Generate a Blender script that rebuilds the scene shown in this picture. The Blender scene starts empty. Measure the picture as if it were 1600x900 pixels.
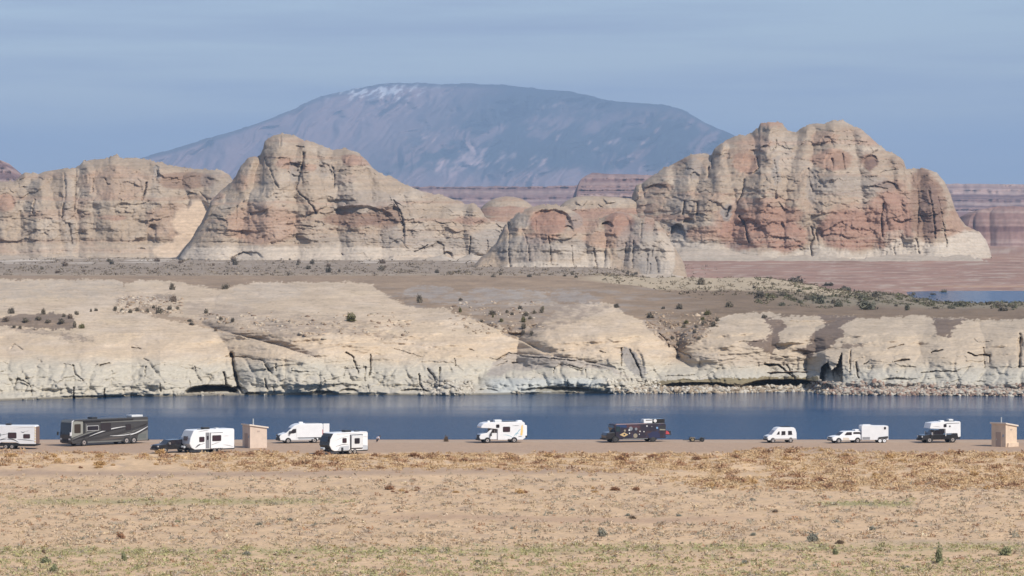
import bpy, bmesh, math, random
import numpy as np
from mathutils import Vector, Matrix
C = bpy.context.scene.collection
SC = bpy.context.scene
R = math.radians

# ------------------------------------------------------------------ camera
F = 7000.0          # focal length in photo pixels (1600 wide)
HC = 40.0           # camera height above the water
HOR = 300.0         # image row of the true horizon
cd = bpy.data.cameras.new('camera'); cam = bpy.data.objects.new('camera', cd); C.objects.link(cam)
cd.sensor_width = 36.0; cd.lens = 36.0 * F / 1600.0
cd.shift_y = -(450.0 - HOR) / 1600.0
cd.clip_start = 1.0; cd.clip_end = 200000.0
cam.location = (0, 0, HC); cam.rotation_euler = (R(90), 0, 0)
SC.camera = cam

# ------------------------------------------------------------------ light
SUN_AZ = R(133.0)      # clockwise from +Y (view direction): right and behind the camera
SUN_EL = R(44.0)
sl = bpy.data.lights.new('sun', 'SUN'); sun = bpy.data.objects.new('sun', sl); C.objects.link(sun)
sl.energy = 4.6; sl.angle = R(0.53); sl.color = (1.0, 0.945, 0.87)
sdir = Vector((math.sin(SUN_AZ) * math.cos(SUN_EL), math.cos(SUN_AZ) * math.cos(SUN_EL), math.sin(SUN_EL)))
sun.rotation_euler = sdir.to_track_quat('Z', 'Y').to_euler()
sun.location = (0, 0, 300)

w = bpy.data.worlds.new('World'); SC.world = w; w.use_nodes = True
nt = w.node_tree; nt.nodes.clear()
wo = nt.nodes.new('ShaderNodeOutputWorld'); bg = nt.nodes.new('ShaderNodeBackground')
sky = nt.nodes.new('ShaderNodeTexSky'); sky.sky_type = 'NISHITA'; sky.sun_disc = False
sky.sun_elevation = SUN_EL; sky.sun_rotation = SUN_AZ
sky.altitude = 1200.0; sky.air_density = 1.0; sky.dust_density = 0.6; sky.ozone_density = 2.5
tc = nt.nodes.new('ShaderNodeTexCoord')
mp = nt.nodes.new('ShaderNodeMapping'); mp.inputs['Scale'].default_value = (5.0, 5.0, 75.0)
no = nt.nodes.new('ShaderNodeTexNoise'); no.inputs['Scale'].default_value = 1.6; no.inputs['Detail'].default_value = 6.0
no.inputs['Roughness'].default_value = 0.55
cr = nt.nodes.new('ShaderNodeMapRange'); cr.inputs[1].default_value = 0.40; cr.inputs[2].default_value = 0.66
cr.inputs[3].default_value = 0.30; cr.inputs[4].default_value = 0.85
tint = nt.nodes.new('ShaderNodeMix'); tint.data_type = 'RGBA'; tint.blend_type = 'MULTIPLY'; tint.inputs[0].default_value = 1.0
tint.inputs[7].default_value = (0.80, 0.82, 0.95, 1)
cl = nt.nodes.new('ShaderNodeMix'); cl.data_type = 'RGBA'
cl.inputs[7].default_value = (2.9, 3.6, 4.95, 1)
nt.links.new(tc.outputs['Generated'], mp.inputs[0]); nt.links.new(mp.outputs[0], no.inputs['Vector'])
nt.links.new(no.outputs['Fac'], cr.inputs[0]); nt.links.new(cr.outputs[0], cl.inputs[0])
nt.links.new(sky.outputs[0], tint.inputs[6]); nt.links.new(tint.outputs[2], cl.inputs[6])
nt.links.new(cl.outputs[2], bg.inputs[0]); nt.links.new(bg.outputs[0], wo.inputs[0])
bg.inputs[1].default_value = 0.12

SC.view_settings.view_transform = 'Standard'; SC.view_settings.look = 'None'
SC.view_settings.exposure = 0.0; SC.view_settings.gamma = 1.0
SC.cycles.max_bounces = 6; SC.cycles.diffuse_bounces = 2; SC.cycles.glossy_bounces = 3
SC.cycles.transmission_bounces = 3; SC.cycles.volume_bounces = 0; SC.cycles.transparent_max_bounces = 6

# ------------------------------------------------------------------ helpers
rng = np.random.default_rng(7); random.seed(7)
def lin(r, g, b, k=1.0):
    f = lambda c: (c / 255.0 / 12.92) if c / 255.0 <= 0.04045 else ((c / 255.0 + 0.055) / 1.055) ** 2.4
    return np.array([f(r) * k, f(g) * k, f(b) * k])
def P(px, py, D):                     # a point seen at photo pixel (px, py), D metres out
    return ((px - 800.0) / F * D, D, HC - (py - HOR) / F * D)
_perm = rng.permutation(4096)
_gx = np.cos(rng.random(4096) * 6.2831853); _gy = np.sin(rng.random(4096) * 6.2831853)
def noise(x, y, seed=0):
    x = np.asarray(x, float) + seed * 17.37; y = np.asarray(y, float) + seed * 5.91
    xi = np.floor(x).astype(np.int64); yi = np.floor(y).astype(np.int64)
    fx = x - xi; fy = y - yi
    u = fx * fx * fx * (fx * (fx * 6 - 15) + 10); v = fy * fy * fy * (fy * (fy * 6 - 15) + 10)
    def g(ix, iy, dx, dy):
        h = _perm[(_perm[(ix + seed * 131) & 4095] + iy) & 4095]
        return _gx[h] * dx + _gy[h] * dy
    a = g(xi, yi, fx, fy); b = g(xi + 1, yi, fx - 1, fy)
    c = g(xi, yi + 1, fx, fy - 1); d = g(xi + 1, yi + 1, fx - 1, fy - 1)
    return ((a + (b - a) * u) * (1 - v) + (c + (d - c) * u) * v) * 1.5
def fbm(x, y, o=4, seed=0, gain=0.5):
    t = 0.0; a = 1.0; s = 0.0
    for i in range(o):
        t = t + a * noise(x * 2 ** i, y * 2 ** i, seed + i); s += a; a *= gain
    return t / s
def ridge(x, y, o=3, seed=0):
    t = 0.0; a = 1.0; s = 0.0
    for i in range(o):
        t = t + a * (1 - np.abs(noise(x * 2 ** i, y * 2 ** i, seed + i)) * 2); s += a; a *= 0.5
    return t / s
def sstep(a, b, x):
    t = np.clip((x - a) / (b - a + 1e-9), 0, 1); return t * t * (3 - 2 * t)
def prof(pts):
    xs = [p[0] for p in pts]; ys = [p[1] for p in pts]
    return lambda x: np.interp(x, xs, ys)
def mixc(c, col, m):
    m = np.clip(m, 0, 1)[..., None]; return c * (1 - m) + np.asarray(col) * m
def inpoly(X, Y, pts):
    ins = np.zeros(X.shape, bool); n = len(pts)
    for i in range(n):
        x1, y1 = pts[i]; x2, y2 = pts[(i + 1) % n]
        if y1 == y2: continue
        c = ((y1 > Y) != (y2 > Y)) & (X < (x2 - x1) * (Y - y1) / (y2 - y1) + x1)
        ins ^= c
    return ins
def pdist(X, Y, pts):                 # distance to a polyline
    d = np.full(X.shape, 1e9)
    for (x1, y1), (x2, y2) in zip(pts[:-1], pts[1:]):
        vx, vy = x2 - x1, y2 - y1; L = vx * vx + vy * vy + 1e-9
        t = np.clip(((X - x1) * vx + (Y - y1) * vy) / L, 0, 1)
        d = np.minimum(d, np.hypot(X - x1 - t * vx, Y - y1 - t * vy))
    return d
def raw_mesh(name, V, Fq, col=None, smooth=True):
    me = bpy.data.meshes.new(name)
    V = np.ascontiguousarray(V, dtype=np.float32); Fq = np.ascontiguousarray(Fq, dtype=np.int32)
    k = Fq.shape[1]
    me.vertices.add(len(V)); me.vertices.foreach_set('co', V.ravel())
    me.loops.add(Fq.size); me.loops.foreach_set('vertex_index', Fq.ravel())
    me.polygons.add(len(Fq)); me.polygons.foreach_set('loop_start', np.arange(0, Fq.size, k, dtype=np.int32))
    me.polygons.foreach_set('loop_total', np.full(len(Fq), k, dtype=np.int32))
    if col is not None:
        a = me.color_attributes.new('Col', 'FLOAT_COLOR', 'POINT')
        cc = np.ones((len(V), 4), np.float32); cc[:, :3] = np.clip(col, 0, 1)
        a.data.foreach_set('color', cc.ravel())
    me.update(calc_edges=True)
    if smooth: me.polygons.foreach_set('use_smooth', np.ones(len(Fq), bool))
    me.validate()
    return me
def link(name, me, mat=None, parent=None, kind=None, label=None, cat=None, group=None, loc=None):
    o = bpy.data.objects.new(name, me); C.objects.link(o)
    if mat is not None and me is not None and not len(me.materials): me.materials.append(mat)
    if parent is not None: o.parent = parent
    if kind: o['kind'] = kind
    if label: o['label'] = label
    if cat: o['category'] = cat
    if group: o['group'] = group
    if loc is not None: o.location = loc
    return o
def grid_faces(nr, nc):
    i = np.arange(nr * nc).reshape(nr, nc)
    return np.stack([i[:-1, :-1].ravel(), i[:-1, 1:].ravel(), i[1:, 1:].ravel(), i[1:, :-1].ravel()], 1)

# ------------------------------------------------------------------ materials
def mat_attr(name, rough=0.9, scale=1.0, amp=0.25, bump=0.3, bscale=2.0, spec=0.2, aniso=(1, 1, 1)):
    """surface colour from the mesh's own colour attribute, broken up by fine procedural grain"""
    m = bpy.data.materials.new(name); m.use_nodes = True; t = m.node_tree
    b = t.nodes['Principled BSDF']; b.inputs['Roughness'].default_value = rough
    b.inputs['Specular IOR Level'].default_value = spec
    at = t.nodes.new('ShaderNodeAttribute'); at.attribute_name = 'Col'
    tc = t.nodes.new('ShaderNodeTexCoord'); mp = t.nodes.new('ShaderNodeMapping'); mp.inputs['Scale'].default_value = aniso
    t.links.new(tc.outputs['Object'], mp.inputs[0])
    n = t.nodes.new('ShaderNodeTexNoise'); n.inputs['Scale'].default_value = scale; n.inputs['Detail'].default_value = 5
    n.inputs['Roughness'].default_value = 0.65
    t.links.new(mp.outputs[0], n.inputs['Vector'])
    mr = t.nodes.new('ShaderNodeMapRange'); mr.inputs[1].default_value = 0.3; mr.inputs[2].default_value = 0.7
    mr.inputs[3].default_value = 1 - amp; mr.inputs[4].default_value = 1 + amp
    t.links.new(n.outputs['Fac'], mr.inputs[0])
    vm = t.nodes.new('ShaderNodeVectorMath'); vm.operation = 'SCALE'
    t.links.new(at.outputs['Color'], vm.inputs[0]); t.links.new(mr.outputs[0], vm.inputs['Scale'])
    t.links.new(vm.outputs[0], b.inputs['Base Color'])
    if bump:
        n2 = t.nodes.new('ShaderNodeTexNoise'); n2.inputs['Scale'].default_value = bscale; n2.inputs['Detail'].default_value = 6
        n2.inputs['Roughness'].default_value = 0.7
        t.links.new(mp.outputs[0], n2.inputs['Vector'])
        bp = t.nodes.new('ShaderNodeBump'); bp.inputs['Strength'].default_value = 1.0; bp.inputs['Distance'].default_value = bump
        t.links.new(n2.outputs['Fac'], bp.inputs['Height']); t.links.new(bp.outputs[0], b.inputs['Normal'])
    return m
def mat_plain(name, col, rough=0.5, metal=0.0, spec=0.5, amp=0.06, scale=1.5, coat=0.0):
    m = bpy.data.materials.new(name); m.use_nodes = True; t = m.node_tree
    b = t.nodes['Principled BSDF']; b.inputs['Roughness'].default_value = rough; b.inputs['Metallic'].default_value = metal
    b.inputs['Specular IOR Level'].default_value = spec; b.inputs['Coat Weight'].default_value = coat
    tc = t.nodes.new('ShaderNodeTexCoord')
    n = t.nodes.new('ShaderNodeTexNoise'); n.inputs['Scale'].default_value = scale; n.inputs['Detail'].default_value = 4
    t.links.new(tc.outputs['Object'], n.inputs['Vector'])
    mr = t.nodes.new('ShaderNodeMapRange'); mr.inputs[1].default_value = 0.3; mr.inputs[2].default_value = 0.7
    mr.inputs[3].default_value = 1 - amp; mr.inputs[4].default_value = 1 + amp
    t.links.new(n.outputs['Fac'], mr.inputs[0])
    vm = t.nodes.new('ShaderNodeVectorMath'); vm.operation = 'SCALE'; vm.inputs[0].default_value = tuple(col[:3])
    t.links.new(mr.outputs[0], vm.inputs['Scale']); t.links.new(vm.outputs[0], b.inputs['Base Color'])
    return m
# ------------------------------------------------------------------ relief sheets (rock faces with depth, top and back)
def cols(x0, x1, step=1.25, a=-45, b=1645, coarse=6.0):
    xs = []
    x = x0
    while x < x1:
        xs.append(x); x += step if a <= x <= b else coarse
    xs.append(x1); return np.array(xs)
def relief(name, xs, top, bot, depth, color, mat, nrow, back=60.0, nback=7, label=None, kind='structure', under=6.0):
    T = top(xs); B = bot(xs)
    s = np.linspace(0, 1, nrow)[:, None]
    PX = np.broadcast_to(xs[None, :], (nrow, len(xs))).copy()
    Ts = top.base(xs) if hasattr(top, 'base') else T
    Bs = bot.base(xs) if hasattr(bot, 'base') else B
    PY = Bs[None, :] + (Ts - Bs)[None, :] * s + (T - Ts)[None, :] * s ** 14 + (B - Bs)[None, :] * (1 - s) ** 14
    D = depth(PX, PY, Ts[None, :], Bs[None, :])
    col = color(PX, PY, Ts[None, :], Bs[None, :])
    X = (PX - 800) / F * D; Z = HC - (PY - HOR) / F * D
    rows = [np.stack([X, D, Z], -1)]; cc = [col]
    # buried foot
    rows.insert(0, np.stack([X[0], D[0], Z[0] - under], -1)[None]); cc.insert(0, col[:1])
    # crest and back slope
    for k in range(1, nback + 1):
        t = k / nback
        d = D[-1] + back * t
        z = Z[-1] - (Z[-1] - Z[0] + under) * (t ** 1.7)
        rows.append(np.stack([X[-1], d, z], -1)[None]); cc.append(col[-1:])
    V = np.concatenate(rows, 0); CC = np.concatenate(cc, 0)
    nr, nc = V.shape[:2]
    me = raw_mesh(name, V.reshape(-1, 3), grid_faces(nr, nc), CC.reshape(-1, 3))
    return link(name, me, mat, kind=kind, label=label)
def lobes(PX, PY, L, wob=0.06, seed=3):
    """buttresses and domes: ellipsoid above their centre, wall below"""
    out = np.zeros(PX.shape)
    for i, (cx, cy, rx, ry, a) in enumerate(L):
        u = (PX - cx) / rx; v = (cy - PY) / ry
        wv = wob * 3.2 * fbm(PX / (rx * 0.9 + 6), PY / (ry * 0.9 + 6), 3, seed + i)
        v = np.where(v > 0, v, v * 0.22)
        q = 1 - u * u - v * v + wv
        np.maximum(out, a * np.sqrt(np.clip(q, 0, None)), out=out)
    return out
def cones(PX, PY, L, seed=5):
    """flaring spurs: apex at (cx, cy), spreading as they come down"""
    out = np.zeros(PX.shape)
    WX = PX + 7 * fbm(PX / 28, PY / 24, 4, seed, 0.55)
    for cx, cy, w0, k, lean, a in L:
        y = PY - cy; w = w0 + k * np.clip(y, 0, None)
        u = np.abs(WX - cx - lean * y) / (1.25 * w)
        v = 0.8 * a * (1 - np.sqrt(u * u + 0.04) + 0.2).clip(0, None) * sstep(-w0 * 0.7, w0 * 0.5, y) * (1 + 0.004 * np.clip(y, 0, 120))
        np.maximum(out, v, out=out)
    return out
def rand_lobes(n, x0, x1, y0, y1, r0, r1, a0, a1, seed, asp=0.7):
    g = np.random.default_rng(seed); o = []
    for i in range(n):
        r = r0 + (r1 - r0) * g.random() ** 2
        o.append((x0 + (x1 - x0) * g.random(), y0 + (y1 - y0) * g.random(), r, r * (asp * (0.5 + g.random())), (a0 + (a1 - a0) * g.random()) * r / r1))
    return o
def pillows(PX, PY, n, x0, x1, y0, y1, r0, r1, a, seed, asp=0.7):
    """many small overlapping knobs (max of ellipsoids), evaluated only where each one reaches"""
    g = np.random.default_rng(seed); out = np.zeros(PX.shape); xs = PX[0]
    WX = PX + 2.5 * fbm(PX / 9, PY / 7, 2, seed); WY = PY + 2.0 * fbm(PX / 9, PY / 7, 2, seed + 5)
    for i in range(n):
        r = r0 + (r1 - r0) * g.random() ** 2; cx = x0 + (x1 - x0) * g.random(); cy = y0 + (y1 - y0) * g.random()
        ry = r * asp * (0.5 + g.random()); am = a * r / r1 * (0.6 + 0.8 * g.random())
        i0 = np.searchsorted(xs, cx - r - 4); i1 = np.searchsorted(xs, cx + r + 4)
        if i1 <= i0: continue
        u = (WX[:, i0:i1] - cx) / r; v = (WY[:, i0:i1] - cy) / ry
        v = np.where(v < 0, v, v * 0.6)
        q = am * np.sqrt(np.clip(1 - u * u - v * v, 0, None))
        out[:, i0:i1] = np.maximum(out[:, i0:i1], q)
    return out
def blocks(PX, PY, sx, sy, seed, tilt=1.0):
    """jointed rock: irregular cells, each standing proud or back and facing its own way"""
    x = (PX + 0.35 * sx * fbm(PX / sx, PY / sy, 3, seed)) / sx; y = (PY + 0.5 * sy * fbm(PX / sx, PY / sy, 3, seed + 3)) / sy
    xi = np.floor(x).astype(np.int64); yi = np.floor(y).astype(np.int64)
    best = np.full(PX.shape, 9e9); val = np.zeros(PX.shape)
    for dx in (-1, 0, 1):
        for dy in (-1, 0, 1):
            cx = xi + dx; cy = yi + dy
            h = _perm[(_perm[(cx + seed * 7) & 4095] + cy) & 4095]
            jx = cx + 0.5 + 0.42 * _gx[h]; jy = cy + 0.5 + 0.42 * _gy[h]
            d = (x - jx) ** 2 + (y - jy) ** 2
            h2 = _perm[(h + 77) & 4095]
            v = _gx[h2] + tilt * ((x - jx) * _gy[h2] + (y - jy) * (0.6 + 0.4 * _gx[_perm[h2]]))
            m = d < best
            best = np.where(m, d, best); val = np.where(m, v, val)
    return val
def strata(PX, PY, seed, period=7.0, warp=4.0, tilt=0.0):
    h = PY + tilt * PX + warp * fbm(PX / 120, PY / 60, 2, seed) + 1.2 * fbm(PX / 14, PY / 10, 2, seed + 3)
    return noise(h / period, h * 0 + seed, seed) + 0.5 * noise(h / period * 2.6, h * 0 + 3.3, seed + 1)
def recess(D, PX, PY, polys, dp, w=1.5, seed=91):
    WX = PX + w * fbm(PX / 8, PY / 8, 3, seed); WY = PY + w * fbm(PX / 8, PY / 8, 3, seed + 2)
    for p in polys: D = D + dp * inpoly(WX, WY, p)
    return D
def cracks(D, PX, PY, L, seed=11):
    WX = PX + 2.4 * fbm(PX / 10, PY / 10, 3, seed, 0.65); WY = PY + 2.4 * fbm(PX / 10, PY / 10, 3, seed + 1, 0.65)
    ww = 0.8 * (0.75 + 0.7 * fbm(PX / 14, PY / 14, 2, seed + 4)).clip(0.3, 1.4)
    for pts, wd, dp in L:
        d = pdist(WX, WY, pts); D = D + 0.5 * dp * np.exp(-(d / (wd * ww)) ** 2)
    return D
def alcove(D, PX, PY, L, seed=21, w=3.5):
    """arched hollows: sharp roof, floor runs back out to the face"""
    WX = PX + w * fbm(PX / 14, PY / 14, 4, seed, 0.6); WY = PY + w * fbm(PX / 14, PY / 14, 4, seed + 2, 0.6)
    for cx, yt, yb, rx, dp in L:
        h = (yb - WY) / (yb - yt); u = (WX - cx) / rx
        q = 1 - np.abs(u) ** 2.2 - np.clip(h, 0, 1) ** 2.4
        m = sstep(0.0, 0.3, q) * (WY < yb)
        D = D + 0.55 * m * dp * np.clip(h, 0, 1) ** 0.6
    return D
def blob(PX, PY, L, seed=31, w=6.0):
    """soft irregular patches -> dict colour key: mask"""
    WX = PX + w * fbm(PX / 26, PY / 16, 4, seed, 0.65); WY = PY + w * 0.8 * fbm(PX / 26, PY / 16, 4, seed + 5, 0.65)
    M = {}
    for cx, cy, rx, ry, key, st in L:
        q = ((WX - cx) / rx) ** 2 + ((WY - cy) / ry) ** 2
        m = st * (1 - sstep(0.62, 1.12, q))
        M[key] = np.maximum(M.get(key, 0), m)
    return M

# albedos (what the rock is, not how the light falls)
CREAM = np.array([0.345, 0.268, 0.195]); PALE = np.array([0.41, 0.34, 0.265]); ROSE = np.array([0.345, 0.21, 0.145])
RED = np.array([0.30, 0.175, 0.125]); GREY = np.array([0.245, 0.225, 0.205]); VARN = np.array([0.16, 0.10, 0.08])
SAND = np.array([0.56, 0.42, 0.295]); TANR = np.array([0.235, 0.15, 0.105]); RING = np.array([0.47, 0.40, 0.32])
KEYS = dict(cream=CREAM, pale=PALE, rose=ROSE, red=RED, grey=GREY, varn=VARN, sand=SAND, tan=TANR, ring=RING)
M_ROCK = mat_attr('sandstone', scale=0.35, amp=0.13, bump=0.22, bscale=0.5, aniso=(1, 1, 2.2))
M_ROCK2 = mat_attr('slickrock', scale=0.8, amp=0.12, bump=0.08, bscale=1.3, aniso=(1, 1, 3.0))
M_FAR = mat_attr('distant_rock', scale=0.01, amp=0.12, bump=0)
M_SOIL = mat_attr('desert_soil', scale=0.9, amp=0.10, bump=0.10, bscale=1.6)

def rock_color(PX, PY, seed, patches, ring=None, streak=0.35, base=CREAM, w=6.0, B=None):
    c = np.broadcast_to(base, PX.shape + (3,)).copy()
    n = fbm(PX / 60, PY / 30, 4, seed)
    c = mixc(c, PALE, sstep(-0.1, 0.45, n) * 0.7)
    c = mixc(c, ROSE, sstep(0.1, 0.7, strata(PX, PY, seed + 2, 9, 5)) * 0.35)
    c = mixc(c, ROSE, sstep(0.1, 0.6, fbm(PX / 45, PY / 25, 3, seed + 9)) * 0.30)
    M = blob(PX, PY, patches, seed + 4, w)
    for k, m in M.items():
        c = mixc(c, KEYS[k], m * (0.95 + 0.25 * strata(PX, PY, seed + 6, 4, 3)))
    if ring is not None:
        c = mixc(c, RING, ring)
    # desert varnish: dark vertical streaks of the rock skin
    st = sstep(0.15, 0.6, fbm((PX + 9 * fbm(PX / 26, PY / 22, 3, seed + 11)) / 9, PY / 45, 3, seed + 12, 0.4)) * sstep(-0.1, 0.4, fbm(PX / 50, PY / 35, 2, seed + 14))
    c = mixc(c, GREY * 0.9, st * streak * 0.3 * sstep(8, 40, (B if B is not None else PY + 99) - PY))
    c *= (1 + 0.22 * fbm(PX / 9, PY / 4, 4, seed + 20, 0.75) + 0.10 * strata(PX, PY, seed + 7, 2.6, 3))[..., None]
    return np.clip(c, 0.02, 0.75)
def rock_depth(D0, seed, tilt, L, side=None, small=None, fl=1.2, st=1.0, tr=12.0, tr_d=14.0, cr=(), al=(), flmask=None, bl=1.0, cn=(), lk=1.0):
    def f(PX, PY, T, B):
        t = np.clip((B - PY) / np.maximum(B - T, 20), 0, 1)      # apron, wall, crown
        hgt = B - PY
        D = D0 + tilt * (0.55 * hgt + 0.9 * np.clip(hgt, 0, 26) + 0.8 * np.clip(t - 0.6, 0, 1) * (B - T))
        dt = np.clip((PY - T) / tr, 0, 1)
        D = D + tr_d * (1 - np.sqrt(1 - (1 - dt) ** 2 * 0.999))
        if side:
            u = np.clip(np.abs((PX - side[0]) / side[1]), 0, 1)
            D = D + side[2] * (1 - np.sqrt(1 - u ** 2.5 * 0.98))
        lb_ = lk * 1.1 * lobes(PX, PY, L, seed=seed)
        D = D - (np.maximum(0.72 * lb_, cones(PX, PY, cn, seed)) + 0.2 * lb_ if len(cn) else lb_)
        rough = 0.35 + 0.65 * sstep(14, 40, hgt)
        D = D - rough * 3.8 * fbm(PX / 40, PY / 30, 4, seed + 40, 0.5)
        if small: D = D - 0.5 * rough * pillows(PX, PY, *small)
        bm_ = 0.35 + 0.65 * sstep(-0.15, 0.25, fbm(PX / 60, PY / 40, 2, seed + 47)); bm_ = bm_ * sstep(0, 6, PY - T)
        D = D - bl * bm_ * rough * (0.95 * blocks(PX, PY, 30, 15, seed) + 0.5 * blocks(PX, PY, 10, 6, seed + 9))
        s = strata(PX, PY, seed + 2, 8, 4)
        D = D - st * (0.28 * s + 0.34 * sstep(-0.08, 0.08, s))
        D = D + fl * sstep(0.5, 1.0, ridge((PX + 12 * fbm(PX / 30, PY / 26, 2, seed + 51)) / 26, PY / 40, 2, seed + 50)) * 0.45 * sstep(-0.1, 0.4, fbm(PX / 50, PY / 40, 2, seed + 52))
        D = D - fl * 0.3 * fbm((PX + 8 * fbm(PX / 24, PY / 20, 2, seed + 58)) / 9, PY / 14, 3, seed + 55)
        D = D - 0.34 * fbm(PX / 3.2, PY / 3.2, 2, seed + 60)
        if flmask is not None:
            m = flmask(PX, PY)
            D = D + m * 0.75 * sstep(0.35, 0.95, ridge((PX + 5 * fbm(PX / 30, PY / 30, 2, seed)) / 13, PY / 80, 2, seed + 70))
        D = alcove(D, PX, PY, al)
        D = cracks(D, PX, PY, cr)
        return D
    return f
def jag(pts, a, seed, per=5.0):
    p = prof(pts)
    f = lambda x: p(x) + a * 1.3 * np.round(1.4 * noise(x / (per * 1.7), x * 0 + seed, seed + 8)) + a * fbm(x / per, x * 0 + seed, 3, seed, 0.6) + a * 0.5 * fbm(x / (per * 4), x * 0 + seed, 2, seed + 3)
    f.base = p
    return f

# ---- left massif
def dL():
    top = jag([(-320, 300), (-160, 292), (-60, 290), (0, 284), (22, 283), (27, 279), (38, 270), (52, 269), (60, 272), (70, 268), (100, 263), (118, 262), (124, 258), (130, 252), (150, 249), (170, 247), (173, 243), (183, 242), (187, 246), (215, 247), (240, 251), (262, 257), (290, 262), (318, 265), (345, 266), (358, 273), (366, 285), (380, 330), (392, 400)], 1.2, 5)
    bot = lambda x: 404 + 0 * x
    L = [(330, 285, 48, 20, 12), (300, 350, 75, 60, 9), (200, 290, 92, 42, 14), (95, 320, 35, 45, 12), (20, 320, 42, 30, 9), (135, 320, 26, 60, 10),
         (70, 300, 22, 26, 8), (250, 300, 30, 44, 9), (0, 370, 70, 50, 8), (-80, 340, 70, 50, 10), (-190, 350, 90, 55, 12), (60, 345, 18, 60, 13), (160, 380, 90, 34, 10), (290, 375, 14, 12, 8), (340, 270, 26, 12, 13)]
    cr = [([(119, 262), (118, 300), (116, 330)], 1.6, 7), ([(54, 312), (51, 332)], 1.6, 7), ([(146, 280), (144, 300)], 1.3, 6), ([(165, 280), (168, 288), (172, 289)], 1.2, 6),
          ([(229, 284), (226, 300), (221, 314)], 2.0, 9), ([(246, 262), (247, 275), (243, 280)], 2.6, 7), ([(312, 300), (322, 310), (325, 325)], 1.6, 4),
          ([(325, 325), (318, 350), (310, 368), (292, 385), (280, 402)], 1.8, 8), ([(216, 388), (226, 389)], 1.2, 5), ([(108, 350), (112, 380)], 3, 5), ([(100, 270), (103, 300), (96, 340)], 2.2, 5)]
    al = [(300, 274, 292, 48, 3), (237, 349, 379, 9, 5), (10, 300, 330, 16, 4), (312, 340, 372, 14, 3)]
    pat = [(290, 282, 48, 15, 'tan', 0.8), (270, 345, 45, 30, 'rose', 0.35), (300, 365, 38, 34, 'tan', .25), (295, 347, 27, 24, 'sand', 1.0), (310, 340, 22, 30, 'sand', 1), (275, 392, 40, 14, 'sand', 0.9), (290, 382, 24, 20, 'sand', 0.9),
           (180, 285, 60, 26, 'rose', 0.3), (175, 340, 26, 4, 'red', 0.6), (8, 318, 18, 16, 'rose', 0.75), (90, 335, 60, 8, 'rose', 0.3), (336, 282, 26, 14, 'grey', 0.35), (110, 370, 9, 30, 'grey', 0.35), (106, 310, 8, 36, 'grey', 0.3), (340, 300, 12, 30, 'grey', .4), (245, 268, 6, 10, 'grey', .6), (330, 342, 16, 5, 'rose', .6)]
    small = (420, -60, 380, 246, 404, 5, 20, 3.0, 77)
    dep = rock_depth(2290, 101, 0.34, L, cn=[(178, 246, 26, .55, 0, 15), (64, 282, 10, .55, .05, 16), (105, 262, 12, .3, 0, 13), (245, 256, 20, .45, .1, 13), (335, 266, 22, .2, 0, 15), (8, 286, 18, .35, 0, 12), (140, 258, 12, .3, 0, 13), (210, 300, 10, .7, .1, 11), (-60, 292, 30, .5, 0, 13), (-160, 300, 40, .6, 0, 13), (30, 345, 8, .9, 0, 11)], small=small, cr=cr, al=al, fl=1.0)
    d0 = dep
    def dep(PX, PY, T, B):          # the wind-blown sand slope is smooth
        D = d0(PX, PY, T, B); M = blob(PX, PY, [p for p in pat if p[4] == 'sand'], 105, 6.0)['sand']
        k = (M > 0.15) & (M < 0.7); A = np.stack([PX[k], PY[k], PX[k] * 0 + 1], 1)
        q = np.linalg.lstsq(A, D[k], rcond=None)[0]
        return D * (1 - M) + (q[0] * PX + q[1] * PY + q[2] - 1.0) * M
    col = lambda PX, PY, T, B: rock_color(PX, PY, 101, pat, B=B, ring=0.3 * sstep(376, 396, PY + 14 * fbm(PX / 40, PY / 20, 3, 109)))
    relief('sandstone_butte', cols(-320, 392), top, bot, dep, col, M_ROCK, 150, back=130, label='long pale sandstone massif on the left with a sand slope')
dL()
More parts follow.
